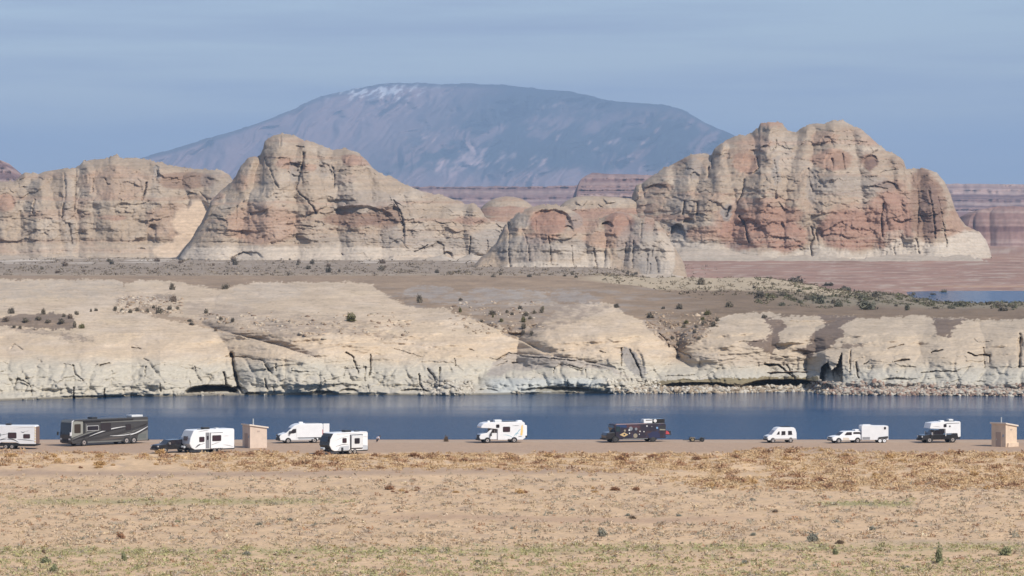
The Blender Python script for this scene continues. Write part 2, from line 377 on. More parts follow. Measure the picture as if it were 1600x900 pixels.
# ---- central butte
def dC():
    top = jag([(280, 403), (292, 385), (318, 342), (330, 314), (345, 298), (357, 288), (368, 276), (376, 258), (388, 246), (406, 243), (411, 232), (413, 220), (424, 212), (440, 209), (458, 210), (470, 217), (490, 222), (505, 229), (520, 234), (540, 232), (555, 237), (572, 249), (582, 262), (592, 269), (620, 280), (645, 293), (660, 299), (690, 305), (715, 314), (726, 318), (738, 317), (748, 324), (757, 338), (768, 345), (800, 347), (822, 352), (842, 380), (846, 428)], 1.1, 9)
    bot = jag([(280, 404), (430, 406), (560, 410), (640, 418), (740, 424), (850, 431)], 0.8, 4)
    L = [(440, 240, 34, 32, 22), (475, 262, 40, 42, 16), (395, 268, 34, 26, 16), (345, 340, 52, 60, 20), (410, 330, 66, 66, 14), (540, 262, 48, 28, 18), (515, 300, 44, 52, 14),
         (590, 320, 70, 46, 22), (650, 340, 70, 46, 16), (610, 380, 34, 64, 12), (690, 345, 56, 34, 14), (735, 345, 26, 28, 13), (560, 392, 120, 22, 8), (400, 395, 110, 14, 8),
         (660, 400, 40, 28, 12), (700, 412, 60, 18, 12), (740, 400, 46, 24, 12), (790, 395, 46, 40, 10), (735, 420, 30, 22, 17), (640, 415, 40, 16, 12)]
    cr = [([(439, 213), (438, 228)], 1.3, 7), ([(474, 240), (472, 262), (464, 285), (462, 296)], 2.6, 10), ([(466, 300), (480, 312), (490, 326), (495, 334)], 1.5, 7), ([(412, 245), (420, 262), (430, 285), (436, 294)], 1.6, 6),
          ([(520, 262), (523, 280), (521, 292)], 1.6, 7), ([(615, 313), (625, 328), (631, 350), (632, 362)], 1.5, 8), ([(462, 229), (474, 230)], 1.2, 6), ([(562, 243), (564, 256)], 1.4, 6), ([(370, 322), (369, 350)], 1.2, 4),
          ([(474, 353), (492, 355)], 1.2, 5), ([(675, 385), (684, 378), (692, 385), (694, 396)], 2.2, 6), ([(735, 370), (734, 400)], 1.6, 6), ([(648, 393), (660, 388), (668, 384)], 1.4, 5), ([(762, 375), (760, 420)], 1.5, 5), ([(780, 368), (779, 392)], 1.4, 5), ([(533, 396), (535, 398)], 1.5, 4), ([(362, 404), (380, 394), (392, 398)], 2.0, 5)]
    al = [(458, 254, 268, 20, 7), (463, 262, 296, 12, 6), (508, 254, 290, 13, 6), (560, 320, 354, 62, 9), (612, 318, 384, 22, 12), (553, 242, 258, 13, 5), (575, 250, 259, 10, 4), (390, 393, 404, 22, 5), (700, 392, 408, 10, 6), (500, 258, 276, 12, 4)]
    pat = [(410, 350, 62, 34, 'rose', 0.55), (400, 360, 30, 24, 'red', 0.22), (450, 256, 20, 9, 'red', 0.6), (550, 250, 18, 10, 'red', 0.65), (568, 255, 14, 5, 'red', .5), (483, 262, 12, 6, 'rose', .7), (508, 264, 16, 14, 'grey', .3), (555, 343, 55, 13, 'tan', 0.95), (600, 340, 30, 20, 'tan', 0.7), (590, 345, 30, 8, 'varn', .4),
           (735, 344, 30, 6, 'red', 0.6), (575, 320, 60, 24, 'grey', 0.35), (610, 370, 22, 20, 'grey', 0.5), (690, 385, 50, 16, 'grey', 0.4), (770, 385, 40, 30, 'grey', 0.55), (655, 370, 30, 16, 'grey', 0.25), (335, 306, 18, 7, 'rose', 0.6), (375, 285, 14, 16, 'rose', .4), (462, 270, 10, 22, 'grey', 0.5), (390, 400, 22, 7, 'grey', 0.5),
           (540, 375, 80, 12, 'grey', 0.25), (740, 412, 40, 16, 'ring', 0.8), (660, 420, 50, 12, 'ring', .8)]
    small = (620, 285, 850, 212, 430, 5, 20, 2.8, 78)
    dep = rock_depth(2190, 131, 0.38, L, cn=[(440, 210, 16, .42, -.12, 26), (475, 222, 14, .5, .12, 22), (396, 244, 10, .45, -.35, 22), (350, 300, 10, .8, -.2, 20), (548, 236, 20, .4, .1, 22), (583, 262, 14, .75, .35, 20), (640, 296, 20, .8, .2, 18), (700, 318, 24, .7, .1, 15), (742, 320, 12, .6, 0, 16), (505, 232, 12, .35, 0, 19), (735, 400, 12, 1.3, 0, 60), (655, 402, 16, 1.6, 0, 50), (615, 398, 8, 1.0, 0, 40), (690, 408, 12, 1.8, 0, 55), (790, 408, 10, 1.6, 0, 50), (662, 386, 14, 1.0, 0, 16), (590, 385, 14, 1.4, 0, 13)], side=None, small=small, cr=cr, al=al, fl=0.9)
    def col(PX, PY, T, B):
        wv = 3 * noise(PX / 20, PY / 9)
        rg = sstep(383, 387, PY + wv) * sstep(850, 560, PX + 0 * PY)
        return rock_color(PX, PY, 131, pat, B=B, ring=0.75 * rg)
    relief('sandstone_butte', cols(280, 846), top, bot, dep, col, M_ROCK, 200, back=150, label='tall pale central butte with a knobbly peak and a long right shoulder')
dC()
# ---- small red-banded domes behind the middle bench
def small_dome(x0, x1, yt, yb, D0, seed, label, pk=None):
    xc = (x0 + x1) / 2 if pk is None else pk
    top = lambda x: yb + 2 - (yb + 2 - yt) * np.sqrt(np.clip(1 - np.abs(np.where(x < xc, (xc - x) / (xc - x0), (x - xc) / (x1 - xc))) ** 2.1, 0, 1)) + 0.5 * fbm(x / 6, x * 0 + seed, 3, seed)
    pat = [((x0 + x1) / 2, yt + (yb - yt) * 0.62, (x1 - x0) * 0.55, (yb - yt) * 0.22, 'red', 0.75), ((x0 + x1) / 2, yb, (x1 - x0) * 0.6, (yb - yt) * 0.18, 'rose', 0.8)]
    dep = rock_depth(D0, seed, 0.5, [], side=(xc, (x1 - x0) / 2, 25), small=(60, x0, x1, yt, yb, 4, 14, 2.0, seed), fl=0.5, tr=8)
    col = lambda PX, PY, T, B: rock_color(PX, PY, seed, pat, streak=0.15, w=3)
    relief('sandstone_dome', cols(x0, x1), top, lambda x: yb + 4 + 0 * x, dep, col, M_ROCK, 60, back=60, label=label)
small_dome(744, 842, 307, 345, 2420, 161, 'small rounded dome with a red band left of the red alcove')
small_dome(862, 1075, 306, 352, 2430, 171, 'low pale bench with a red foot behind the red alcove', pk=915)
# ---- middle fluted bench with the red alcove
def dM():
    top = jag([(722, 434), (738, 418), (752, 402), (764, 392), (776, 378), (784, 362), (790, 349), (800, 342), (812, 331), (830, 323), (850, 319), (870, 320), (888, 325), (905, 335), (918, 345), (935, 343), (950, 336), (965, 330), (985, 333), (1000, 341), (1008, 338), (1020, 340), (1031, 350), (1042, 368), (1052, 385), (1063, 401), (1069, 412), (1074, 433)], 1.8, 12)
    bot = lambda x: 433 + 0 * x
    L = [(855, 350, 56, 34, 13), (905, 362, 26, 26, 9), (835, 400, 30, 40, 6), (885, 410, 40, 36, 7), (960, 365, 50, 30, 5), (945, 420, 44, 40, 9), (1008, 372, 34, 34, 9), (985, 410, 36, 50, 9), (1020, 424, 44, 50, 12), (750, 425, 30, 26, 8), (805, 410, 24, 44, 6), (800, 352, 22, 16, 6)]
    cr = [([(795, 350), (794, 385), (797, 420)], 1.8, 8), ([(820, 365), (826, 388), (827, 408)], 1.6, 7), ([(857, 370), (861, 395), (860, 412)], 1.6, 7), ([(837, 344), (838, 362)], 1.4, 6), ([(893, 385), (897, 420)], 1.7, 8), ([(928, 388), (932, 420)], 1.8, 8),
          ([(1003, 345), (1002, 372)], 1.8, 8), ([(1012, 398), (1010, 428)], 2.0, 7), ([(1020, 385), (1018, 400)], 3, 7), ([(1025, 402), (1028, 426)], 2.0, 7), ([(990, 375), (988, 420)], 1.5, 6), ([(978, 380), (974, 415)], 1.5, 6), ([(948, 376), (944, 410)], 1.5, 6), ([(848, 413), (870, 414)], 1.5, 5), ([(1016, 412), (1014, 430)], 1.6, 7), ([(1007, 350), (1022, 345), (1021, 360)], 1.3, 4)]
    al = [(860, 325, 362, 38, 8), (792, 346, 358, 6, 9), (948, 345, 358, 10, 9), (888, 352, 362, 8, 7), (972, 335, 366, 16, 4), (925, 344, 360, 10, 5)]
    pat = [(858, 347, 36, 20, 'red', 0.95), (845, 372, 30, 10, 'rose', 0.8), (912, 348, 26, 16, 'red', 0.6), (968, 350, 26, 20, 'red', 0.9), (955, 375, 50, 14, 'rose', 0.6), (815, 345, 16, 12, 'grey', .5), (897, 345, 14, 14, 'grey', .4), (1011, 350, 5, 12, 'red', .6), (1018, 350, 5, 9, 'red', .6),
           (820, 392, 50, 24, 'grey', 0.6), (880, 388, 46, 18, 'grey', 0.45), (1000, 385, 40, 40, 'grey', 0.5), (1020, 410, 26, 26, 'grey', 0.75), (860, 422, 90, 14, 'ring', 0.9), (930, 412, 26, 22, 'ring', .8), (1043, 405, 12, 36, 'ring', 0.8), (1035, 385, 14, 26, 'pale', .7), (890, 400, 26, 20, 'ring', .5)]
    fm = lambda X, Y: sstep(360, 372, Y) * (0.5 + 0.5 * sstep(-0.2, 0.3, fbm(X / 40, Y / 40, 2, 5)))
    dep = rock_depth(1915, 191, 0.30, L, lk=0.6, cn=[(858, 322, 40, .45, 0, 13), (930, 345, 14, .5, 0, 9), (1004, 338, 16, .5, 0, 13), (1024, 346, 12, .5, .3, 13), (965, 332, 18, .3, 0, 9), (812, 345, 10, .4, -.1, 10), (890, 380, 8, .5, 0, 11), (950, 385, 8, .6, 0, 11), (985, 385, 6, .5, 0, 14)], small=(320, 775, 1060, 322, 430, 4, 13, 2.2, 79, 1.0), cr=[(p, w_ * .8, d_ * .5) for p, w_, d_ in cr], al=al, fl=0.5, flmask=lambda X, Y: 0.6 * fm(X, Y), tr=9, tr_d=9, bl=0.4)
    col = lambda PX, PY, T, B: rock_color(PX, PY, 191, pat, streak=0.9, w=4)
    relief('sandstone_bench', cols(722, 1074), top, bot, dep, col, M_ROCK, 130, back=110, label='low fluted cliff with a red arched alcove in the middle')
dM()
# ---- right monument
def dR():
    top = jag([(985, 402), (988, 330), (990, 300), (994, 289), (1004, 286), (1020, 274), (1040, 261), (1052, 256), (1066, 249), (1080, 241), (1098, 239), (1110, 243), (1113, 240), (1116, 232), (1130, 221), (1150, 212), (1172, 209), (1180, 203), (1186, 200), (1188, 192), (1202, 190), (1222, 192), (1226, 199), (1237, 206), (1244, 206), (1252, 200), (1262, 195), (1276, 192), (1290, 194), (1297, 190), (1302, 187), (1316, 188), (1326, 193), (1346, 202), (1360, 214), (1372, 226), (1385, 235), (1404, 243), (1412, 251), (1416, 264), (1430, 264), (1440, 262), (1452, 265), (1464, 270), (1476, 284), (1486, 305), (1494, 332), (1508, 352), (1528, 362), (1539, 372), (1546, 388), (1550, 404)], 1.1, 15)
    bot = jag([(985, 408), (1060, 408), (1160, 412), (1260, 416), (1330, 417), (1440, 412), (1500, 405), (1550, 402)], 1.5, 6)
    RG = prof([(985, 384), (1030, 376), (1060, 374), (1110, 380), (1150, 391), (1200, 396), (1240, 397), (1262, 384), (1280, 380), (1300, 389), (1340, 395), (1380, 391), (1398, 374), (1415, 372), (1440, 374), (1462, 384), (1485, 372), (1500, 364), (1550, 360)])
    L = [(1025, 300, 42, 34, 14), (1090, 275, 34, 34, 18), (1060, 285, 36, 26, 12), (1160, 250, 52, 40, 26), (1205, 225, 34, 36, 24), (1120, 320, 50, 40, 14), (1195, 290, 44, 80, 24), (1240, 275, 52, 84, 28),
         (1300, 230, 62, 42, 26), (1340, 240, 50, 40, 22), (1360, 262, 34, 30, 26), (1395, 262, 30, 22, 24), (1300, 310, 74, 60, 20), (1370, 310, 60, 40, 16), (1445, 330, 42, 66, 28), (1475, 360, 30, 70, 20), (1395, 350, 40, 40, 20), (1330, 370, 60, 44, 22),
         (1190, 370, 56, 46, 28), (1150, 350, 34, 34, 20), (1085, 352, 30, 28, 18), (1240, 385, 60, 40, 18), (1300, 400, 60, 20, 26), (1420, 405, 60, 20, 26), (1515, 385, 34, 26, 16), (1040, 360, 44, 24, 10), (1100, 400, 90, 20, 24), (1230, 412, 90, 10, 27), (1440, 380, 30, 40, 30), (1075, 320, 22, 18, 18), (1095, 330, 20, 20, 20)]
    cr = [([(1213, 218), (1212, 230), (1208, 236)], 2.2, 8), ([(1184, 246), (1186, 262), (1178, 270)], 2.4, 8), ([(1163, 281), (1160, 300), (1152, 320)], 1.6, 7), ([(1112, 242), (1113, 262)], 1.8, 8), ([(1108, 262), (1107, 276)], 3.5, 12), ([(1070, 315), (1067, 335)], 2.6, 9), ([(1090, 318), (1089, 334)], 2.8, 9),
          ([(1140, 325), (1134, 338)], 3.0, 10), ([(1155, 338), (1164, 352), (1170, 378)], 1.8, 10), ([(1380, 318), (1377, 345), (1379, 370)], 1.6, 8), ([(1434, 290), (1436, 330), (1433, 370)], 1.6, 7), ([(1452, 300), (1458, 330), (1462, 372)], 1.8, 8), ([(1466, 308), (1474, 350), (1480, 385)], 1.4, 6), ([(1422, 268), (1428, 285)], 1.5, 6),
          ([(1268, 355), (1272, 370), (1266, 384), (1268, 400)], 2.4, 9), ([(1275, 365), (1278, 378)], 2.0, 7), ([(1316, 240), (1320, 265)], 1.6, 7), ([(1300, 248), (1301, 265)], 1.6, 6), ([(1432, 374), (1437, 398)], 1.5, 6), ([(1396, 388), (1400, 402)], 1.5, 5), ([(1264, 262), (1264, 280), (1270, 300)], 1.4, 5), ([(1210, 250), (1214, 280), (1212, 310)], 2.2, 4),
          ([(1325, 204), (1360, 210)], 1.2, 4), ([(1265, 200), (1300, 206), (1340, 204)], 1.1, 3.5), ([(1300, 218), (1360, 222)], 1.1, 3.5),]
    al = [(1025, 288, 300, 22, 6), (1003, 286, 312, 5, 9), (1360, 240, 264, 13, 7), (1390, 283, 298, 16, 8), (1306, 236, 262, 20, 4), (1292, 212, 232, 12, 6), (1168, 340, 392, 34, 5), (1180, 232, 262, 22, 5), (1085, 268, 288, 9, 6), (1062, 252, 264, 14, 6), (1058, 348, 376, 14, 14), (1075, 340, 352, 10, 8),
          (1375, 302, 370, 14, 4), (1452, 272, 300, 22, 5), (1280, 355, 378, 9, 7), (1196, 226, 240, 10, 4), (1262, 262, 285, 12, 4), (1405, 255, 270, 8, 5), (1222, 345, 380, 6, 4)]
    pat = [(1205, 195, 20, 6, 'rose', 0.7), (1180, 350, 70, 42, 'red', 0.6), (1165, 365, 46, 30, 'red', 0.92), (1225, 368, 40, 26, 'red', 0.9), (1200, 335, 60, 16, 'rose', .8), (1200, 312, 60, 4, 'rose', .5), (1250, 290, 40, 30, 'cream', .5),
           (1330, 360, 56, 34, 'red', 0.9), (1390, 345, 42, 50, 'red', 0.85), (1340, 330, 50, 14, 'rose', .6), (1405, 330, 26, 50, 'rose', .6), (1450, 325, 30, 56, 'tan', 0.95), (1455, 330, 18, 46, 'varn', .55), (1440, 280, 18, 18, 'tan', 0.8), (1490, 350, 14, 22, 'rose', 0.6), (1505, 358, 18, 7, 'rose', .6),
           (1300, 250, 34, 17, 'rose', 0.8), (1315, 250, 18, 16, 'tan', .6), (1360, 253, 15, 14, 'tan', 1.0), (1360, 256, 10, 9, 'varn', .7), (1385, 290, 24, 8, 'tan', 0.8), (1165, 255, 22, 18, 'rose', 0.8), (1155, 240, 24, 10, 'tan', .4), (1180, 225, 30, 14, 'rose', .4), (1290, 215, 22, 10, 'rose', .5), (1360, 220, 30, 8, 'rose', .35), (1400, 258, 14, 9, 'tan', .4),
           (1030, 292, 24, 7, 'tan', 0.7), (1060, 252, 16, 5, 'tan', .6), (1040, 340, 50, 5, 'red', 0.6), (1100, 365, 34, 12, 'rose', 0.7), (1010, 325, 30, 6, 'rose', .5), (1065, 318, 24, 14, 'grey', 0.4), (1330, 290, 70, 18, 'grey', 0.32), (1270, 292, 12, 30, 'grey', .4), (1213, 265, 6, 26, 'grey', 0.5), (1060, 365, 16, 20, 'grey', 0.8), (1085, 262, 14, 18, 'grey', 0.5),
           (1135, 332, 10, 14, 'grey', .8), (1110, 385, 50, 10, 'grey', .35), (1515, 385, 40, 24, 'pale', 0.9), (1470, 395, 30, 16, 'ring', .8), (1400, 378, 20, 20, 'pale', .5)]
    small = (1000, 985, 1550, 190, 416, 4, 17, 2.9, 81)
    dep = rock_depth(2420, 211, 0.40, L, cn=[(1204, 192, 14, .42, -.05, 30), (1300, 190, 30, .5, 0, 30), (1345, 204, 18, .55, .3, 26), (1262, 196, 14, .45, -.1, 27), (1130, 222, 16, .45, -.15, 26), (1082, 242, 18, .5, -.1, 20), (1040, 262, 20, .55, -.1, 15), (1000, 290, 12, .5, 0, 14), (1400, 244, 14, .5, .2, 26), (1452, 265, 18, .38, .12, 30), (1500, 352, 14, .8, .2, 18), (1240, 330, 14, .5, 0, 28), (1165, 320, 26, .35, 0, 26), (1330, 320, 24, .3, 0, 25), (1100, 378, 24, 1.8, 0, 26), (1400, 384, 16, 1.4, 0, 30), (1300, 394, 16, 1.8, 0, 28), (1060, 352, 10, .9, 0, 16), (1432, 372, 8, .9, 0, 33)], side=(1260, 292, 40), small=small, cr=cr, al=al, fl=0.9, bl=1.05,
                     flmask=lambda X, Y: sstep(1290, 1320, X) * sstep(312, 335, Y) * sstep(1500, 1470, X) * 0.8)
    col = lambda PX, PY, T, B: rock_color(PX, PY, 211, pat, B=B, ring=0.85 * sstep(-4, 5, PY - RG(PX) + 12 * fbm(PX / 22, PY / 26, 4, 219, 0.65)), w=10)
    relief('sandstone_butte', cols(985, 1550), top, bot, dep, col, M_ROCK, 220, back=190, label='largest butte at right, pale crown over red walls')
dR()

# ---- low pale foothills and talus in front of the big faces
def foothill(D0, pts, yb, seed, label, keyc='ring'):
    top = jag(pts, 1.6, seed, 7.0)
    dep = rock_depth(D0, seed, 1.5, [], small=(160, pts[0][0], pts[-1][0], min(p[1] for p in pts), yb, 5, 18, 5.0, seed), fl=0.3, tr=7, tr_d=10, bl=0.9)
    pat = [((pts[0][0] + pts[-1][0]) / 2, yb - 8, (pts[-1][0] - pts[0][0]), 40, keyc, 0.7)]
    col = lambda PX, PY, T, B: rock_color(PX, PY, seed, pat, streak=0.2, w=3, B=B)
    relief('talus_foothill', cols(pts[0][0], pts[-1][0]), top, lambda x: yb + 0 * x, dep, col, M_ROCK, 42, back=40, label=label)
foothill(2085, [(560, 428), (585, 412), (612, 402), (640, 410), (668, 404), (690, 398), (712, 405), (724, 402), (738, 396), (752, 406), (775, 411), (800, 416), (840, 430)], 430, 301, 'pale knobbly foothills below the right shoulder of the central butte')
foothill(1885, [(766, 436), (785, 424), (803, 417), (830, 422), (868, 413), (896, 420), (930, 424), (955, 414), (985, 420), (1010, 424), (1040, 420), (1072, 436)], 436, 307, 'pale talus at the foot of the fluted cliff')
foothill(2335, [(1030, 420), (1046, 404), (1066, 388), (1090, 379), (1112, 378), (1135, 386), (1172, 396), (1200, 401), (1236, 401), (1262, 396), (1280, 403), (1296, 399), (1330, 404), (1366, 401), (1404, 397), (1440, 396), (1470, 402), (1500, 398), (1530, 403), (1566, 416)], 419, 311, 'pale talus apron at the foot of the largest butte')
foothill(2180, [(-330, 412), (-200, 400), (-80, 404), (0, 398), (60, 402), (110, 400), (150, 406), (200, 403), (250, 409)], 412, 317, 'low pale rise at the foot of the left massif', 'pale')
# ------------------------------------------------------------------ far shore: slickrock and soil above the water
WATERLINE = prof([(-700, 630), (-320, 629), (0, 625), (60, 623), (150, 621), (205, 618), (250, 619), (300, 617), (500, 616), (700, 617), (900, 614), (1100, 614), (1260, 611), (1290, 616), (1400, 617), (1600, 618), (2200, 620)])
SHORETOP = prof([(-700, 433), (850, 433), (1000, 447), (1100, 468), (1300, 488), (1450, 492), (1900, 495), (2200, 496)])
SOIL = np.array([0.29, 0.208, 0.138]); SOILD = np.array([0.150, 0.108, 0.083]); SLICK = np.array([0.50, 0.39, 0.275]); SLICK2 = np.array([0.54, 0.435, 0.325])
RINGS = np.array([0.45, 0.41, 0.33]); LILAC = np.array([0.32, 0.275, 0.235]); DRY = np.array([0.30, 0.235, 0.18]); OLIVE = np.array([0.16, 0.12, 0.05])
KEYS.update(greyslick=np.array([0.44, 0.36, 0.275]), soil=SOIL, soild=SOILD, slick=SLICK, slick2=SLICK2, rings=RINGS, lilac=LILAC, dry=DRY, olive=OLIVE, ochre=np.array([0.42, 0.30, 0.19]))
_rows = [432, 443, 455, 470, 485, 500, 520, 545, 560, 585, 600, 640]
_dd = [1470, 1300, 1170, 1050, 970, 925, 903, 893, 887, 880, 877, 874]
SHL = [(300, 604, 760, 98, 21), (1440, 604, 340, 100, 23.5), (1900, 604, 400, 100, 23), (1060, 608, 140, 58, 24), (185, 572, 285, 84, 26), (-60, 572, 170, 58, 24), (-330, 570, 200, 66, 24), (60, 500, 190, 62, 16), (300, 490, 60, 24, 8), (480, 506, 175, 62, 30), (395, 480, 60, 36, 22), (590, 566, 265, 90, 22), (640, 500, 100, 24, 16), (930, 566, 142, 82, 28), (880, 500, 90, 26, 10),
       (1145, 570, 100, 76, 24), (1235, 575, 90, 64, 23), (1360, 585, 130, 92, 26), (1480, 585, 130, 90, 25), (1590, 585, 110, 90, 25.5), (1800, 585, 180, 90, 25), (2050, 585, 160, 86, 25), (700, 470, 70, 22, 14), (800, 470, 70, 18, 12), (900, 470, 60, 17, 14), (835, 604, 128, 50, 25),
       (450, 600, 80, 44, 25), (560, 604, 90, 44, 25), (700, 606, 50, 40, 25), (1060, 606, 120, 36, 25), (985, 600, 36, 46, 26), (1380, 604, 70, 44, 24), (1500, 604, 90, 40, 24), (80, 606, 120, 36, 25.5), (250, 604, 70, 44, 26.5), (1255, 590, 56, 26, 25)]
SHC = [([(362, 553), (366, 580), (371, 600), (378, 614)], 3.4, 9), ([(350, 583), (353, 600), (366, 611)], 2.2, 6), ([(352, 557), (380, 558), (400, 561), (412, 564), (416, 575), (425, 583)], 1.2, 2.5), ([(431, 568), (431, 580)], 1.0, 3), ([(414, 592), (418, 610)], 1.3, 4), ([(426, 603), (428, 612)], 1, 3), ([(115, 605), (115, 622)], 1.4, 5), ([(163, 608), (163, 622)], 1.4, 5), ([(250, 600), (251, 612)], 1.2, 3.5),
       ([(228, 572), (226, 588)], 1.1, 3), ([(114, 570), (118, 585), (128, 592)], 1.3, 3), ([(100, 569), (115, 571)], 1.0, 2), ([(24, 602), (28, 592), (46, 600)], 1.2, 3), ([(16, 545), (22, 538), (36, 546)], 1.3, 3), ([(155, 572), (172, 567)], 1.4, 3), ([(205, 542), (220, 546)], 1.2, 3), ([(223, 560), (232, 564)], 1.1, 2.5), ([(404, 457), (415, 465), (430, 473)], 2.0, 6),
       ([(541, 551), (552, 558), (555, 570), (560, 583)], 1.5, 4), ([(579, 554), (579, 575), (577, 588)], 1.5, 5), ([(571, 573), (570, 595)], 1.0, 3), ([(574, 600), (578, 612)], 1.2, 3), ([(655, 583), (656, 600), (664, 612)], 1.5, 5), ([(687, 575), (686, 605)], 1.4, 4), ([(668, 576), (678, 590), (683, 610)], 2.2, 4), ([(518, 602), (535, 600)], 1.0, 3), ([(710, 560), (712, 572)], 1.0, 3),
       ([(612, 501), (650, 501), (680, 497)], 1.0, 2), ([(682, 497), (645, 480), (655, 490)], 1.0, 1.5), ([(720, 488), (742, 492)], 1.1, 2), ([(776, 562), (795, 552), (820, 557)], 1.4, 3), ([(820, 558), (870, 560), (930, 567)], 1.1, 2), ([(775, 572), (792, 565)], 1.2, 2), ([(888, 571), (908, 576)], 1.2, 2.5), ([(827, 595), (835, 590)], 1, 2), ([(971, 543), (971, 572)], 1.5, 4), ([(984, 546), (994, 565), (1003, 590)], 1.6, 4),
       ([(1026, 517), (1040, 530), (1046, 542)], 1.5, 5), ([(1062, 550), (1078, 556), (1080, 560)], 1.3, 3), ([(938, 548), (946, 551)], 1.2, 2), ([(1195, 569), (1215, 570), (1226, 578), (1238, 588)], 2.0, 6), ([(1040, 588), (1085, 586)], 1.2, 3), ([(1155, 534), (1190, 533)], 1.2, 2), ([(1328, 546), (1328, 582)], 1.3, 5), ([(1338, 566), (1341, 590)], 1.6, 6), ([(1350, 570), (1358, 565)], 1.3, 3), ([(1387, 545), (1412, 538)], 1.6, 3),
       ([(1397, 565), (1420, 562)], 1.8, 4), ([(1455, 551), (1472, 547)], 1.5, 4), ([(1440, 582), (1465, 580), (1495, 581)], 1.1, 3), ([(1513, 551), (1522, 555), (1547, 555), (1546, 566)], 1.8, 5), ([(1537, 543), (1538, 575)], 1.2, 3), ([(1594, 522), (1594, 545), (1593, 572)], 2.8, 7), ([(1522, 530), (1530, 535), (1550, 533)], 1.1, 2), ([(733, 545), (740, 548)], 1.2, 2), ([(617, 545), (660, 558)], 1.0, 1.5), ([(1230, 570), (1242, 592)], 1.4, 4)]
for _k in range(34):                                   # short joints scattered over the low cliff
    _x = -300 + 2300 * random.random(); _y = 572 + 34 * random.random(); _l = 4 + 14 * random.random()
    SHC.append(([(_x, _y), (_x + random.uniform(-2, 3), _y + _l)] if random.random() < 0.55 else [(_x, _y), (_x + _l * 1.6, _y + random.uniform(-3, 3))], 0.8 + 0.4 * random.random(), 0.8 + 1.6 * random.random()))
SHA = [(331, 601, 616, 45, 26), (372, 603, 617, 16, 8), (503, 610, 615, 22, 5), (545, 607, 614, 16, 4), (648, 607, 614, 26, 5), (870, 604, 612, 60, 5), (760, 607, 613, 20, 3), (1090, 597, 606, 62, 8), (1228, 592, 611, 78, 18), (990, 542, 592, 19, 2.5), (1594, 525, 548, 6, 6), (395, 612, 617, 14, 5), (1400, 590, 594, 20, 2), (150, 618, 621, 60, 2.5)]
def _prep(PX, PY):
    WX = PX + 18 * fbm(PX / 30, PY / 12, 5, 301, 0.7); WY = PY + 8 * fbm(PX / 30, PY / 12, 5, 305, 0.7); return WX, WY
def shoreD(PX, PY, T=None, B=None, fine=True):
    B = WATERLINE(PX)
    D = np.interp(PY, _rows, _dd) + (280000.0 / (B - 300) - 876.0) * sstep(500, 585, PY)
    rel = lobes(PX, PY, SHL, wob=0.09, seed=401) - 24.0
    cut = sstep(0, 10, B - PY)
    rel = np.where(PY < 520, rel + 24.0 * sstep(520, 455, PY), rel)
    D = D - rel * sstep(0, 16, B - PY) - 2.6 * sstep(13, 3, B - PY)
    if fine:
        up = sstep(590, 500, PY)
        n = fbm(PX / 55, PY / 22, 4, 411, 0.55)
        D = D - n * (1.3 + 2.0 * up) * cut - 3.2 * up * fbm(PX / 80, PY / 16, 2, 413) * cut
        D = D - pillows(PX, PY, 520, -320, 1960, 556, 616, 8, 36, 0.7, 83, 0.6) * cut * sstep(548, 575, PY)
        D = D - pillows(PX, PY, 900, -320, 1960, 596, 618, 2, 8, 0.7, 84, 0.5) * sstep(590, 604, PY) * sstep(0, 4, B - PY)
        s = strata(PX, PY, 421, 6, 5, 0.05)
        D = D - (0.16 * s + 0.10 * sstep(-0.05, 0.05, s)) * cut * (0.7 + 0.3 * up)
        D = D - 0.14 * fbm(PX / 4, PY / 2.5, 3, 431) * (1 + 0.6 * up) * cut
        D = D + sstep(0.55, 1.0, ridge(PX / 30, PY / 40, 2, 440)) * 0.8 * cut * sstep(550, 575, PY)
        D = D - 0.22 * blocks(PX, PY, 34, 14, 471) * cut * sstep(535, 570, PY) - 0.16 * blocks(PX, PY, 10, 5, 473) * cut * sstep(575, 596, PY)
        for pts, dp, ln in CREST:                       # the ground drops away behind a dome's crest
            yc = prof(pts)(PX) + 1.5 * fbm(PX / 20, PX * 0, 3, 477); dy = yc - PY
            win = sstep(pts[0][0], pts[0][0] + 40, PX) * sstep(pts[-1][0], pts[-1][0] - 40, PX)
            D = D + dp * win * np.exp(-np.clip(dy, 0, None) / ln) * sstep(-0.6, 0.6, dy)
        D = alcove(D, PX, PY, SHA, 21, 1.5)
        D = recess(D, PX, PY, [[(1315, 550), (1317, 598), (1280, 598), (1284, 573), (1293, 565), (1299, 580), (1307, 573)]], 7); D = cracks(D, PX, PY, SHC, 61)
    return D
CREST = [([(150, 488), (185, 487), (240, 491), (300, 504), (360, 521), (430, 539), (510, 564)], 3.6, 12), ([(585, 462), (640, 479), (700, 486), (740, 499), (800, 526), (860, 556)], 5, 12), ([(765, 572), (795, 553), (850, 556), (900, 562), (970, 578)], 2.5, 9), ([(-20, 508), (50, 517), (100, 526), (160, 538)], 4, 10),
         ([(340, 486), (420, 490), (500, 498), (600, 502), (690, 496)], 1.8, 8), ([(470, 548), (560, 536), (640, 540), (720, 552)], 1.6, 9), ([(1000, 498), (1040, 520), (1062, 548)], 6, 12), ([(1180, 548), (1230, 560), (1290, 548), (1400, 540), (1500, 546), (1640, 540)], 1.2, 8), ([(0, 472), (90, 468), (180, 474)], 3, 8)]
def pm(WX, WY, pts, soft=0): return inpoly(WX + 2.2 * _fine[0], WY + 1.6 * _fine[1], pts).astype(float)
_fine = [0, 0]
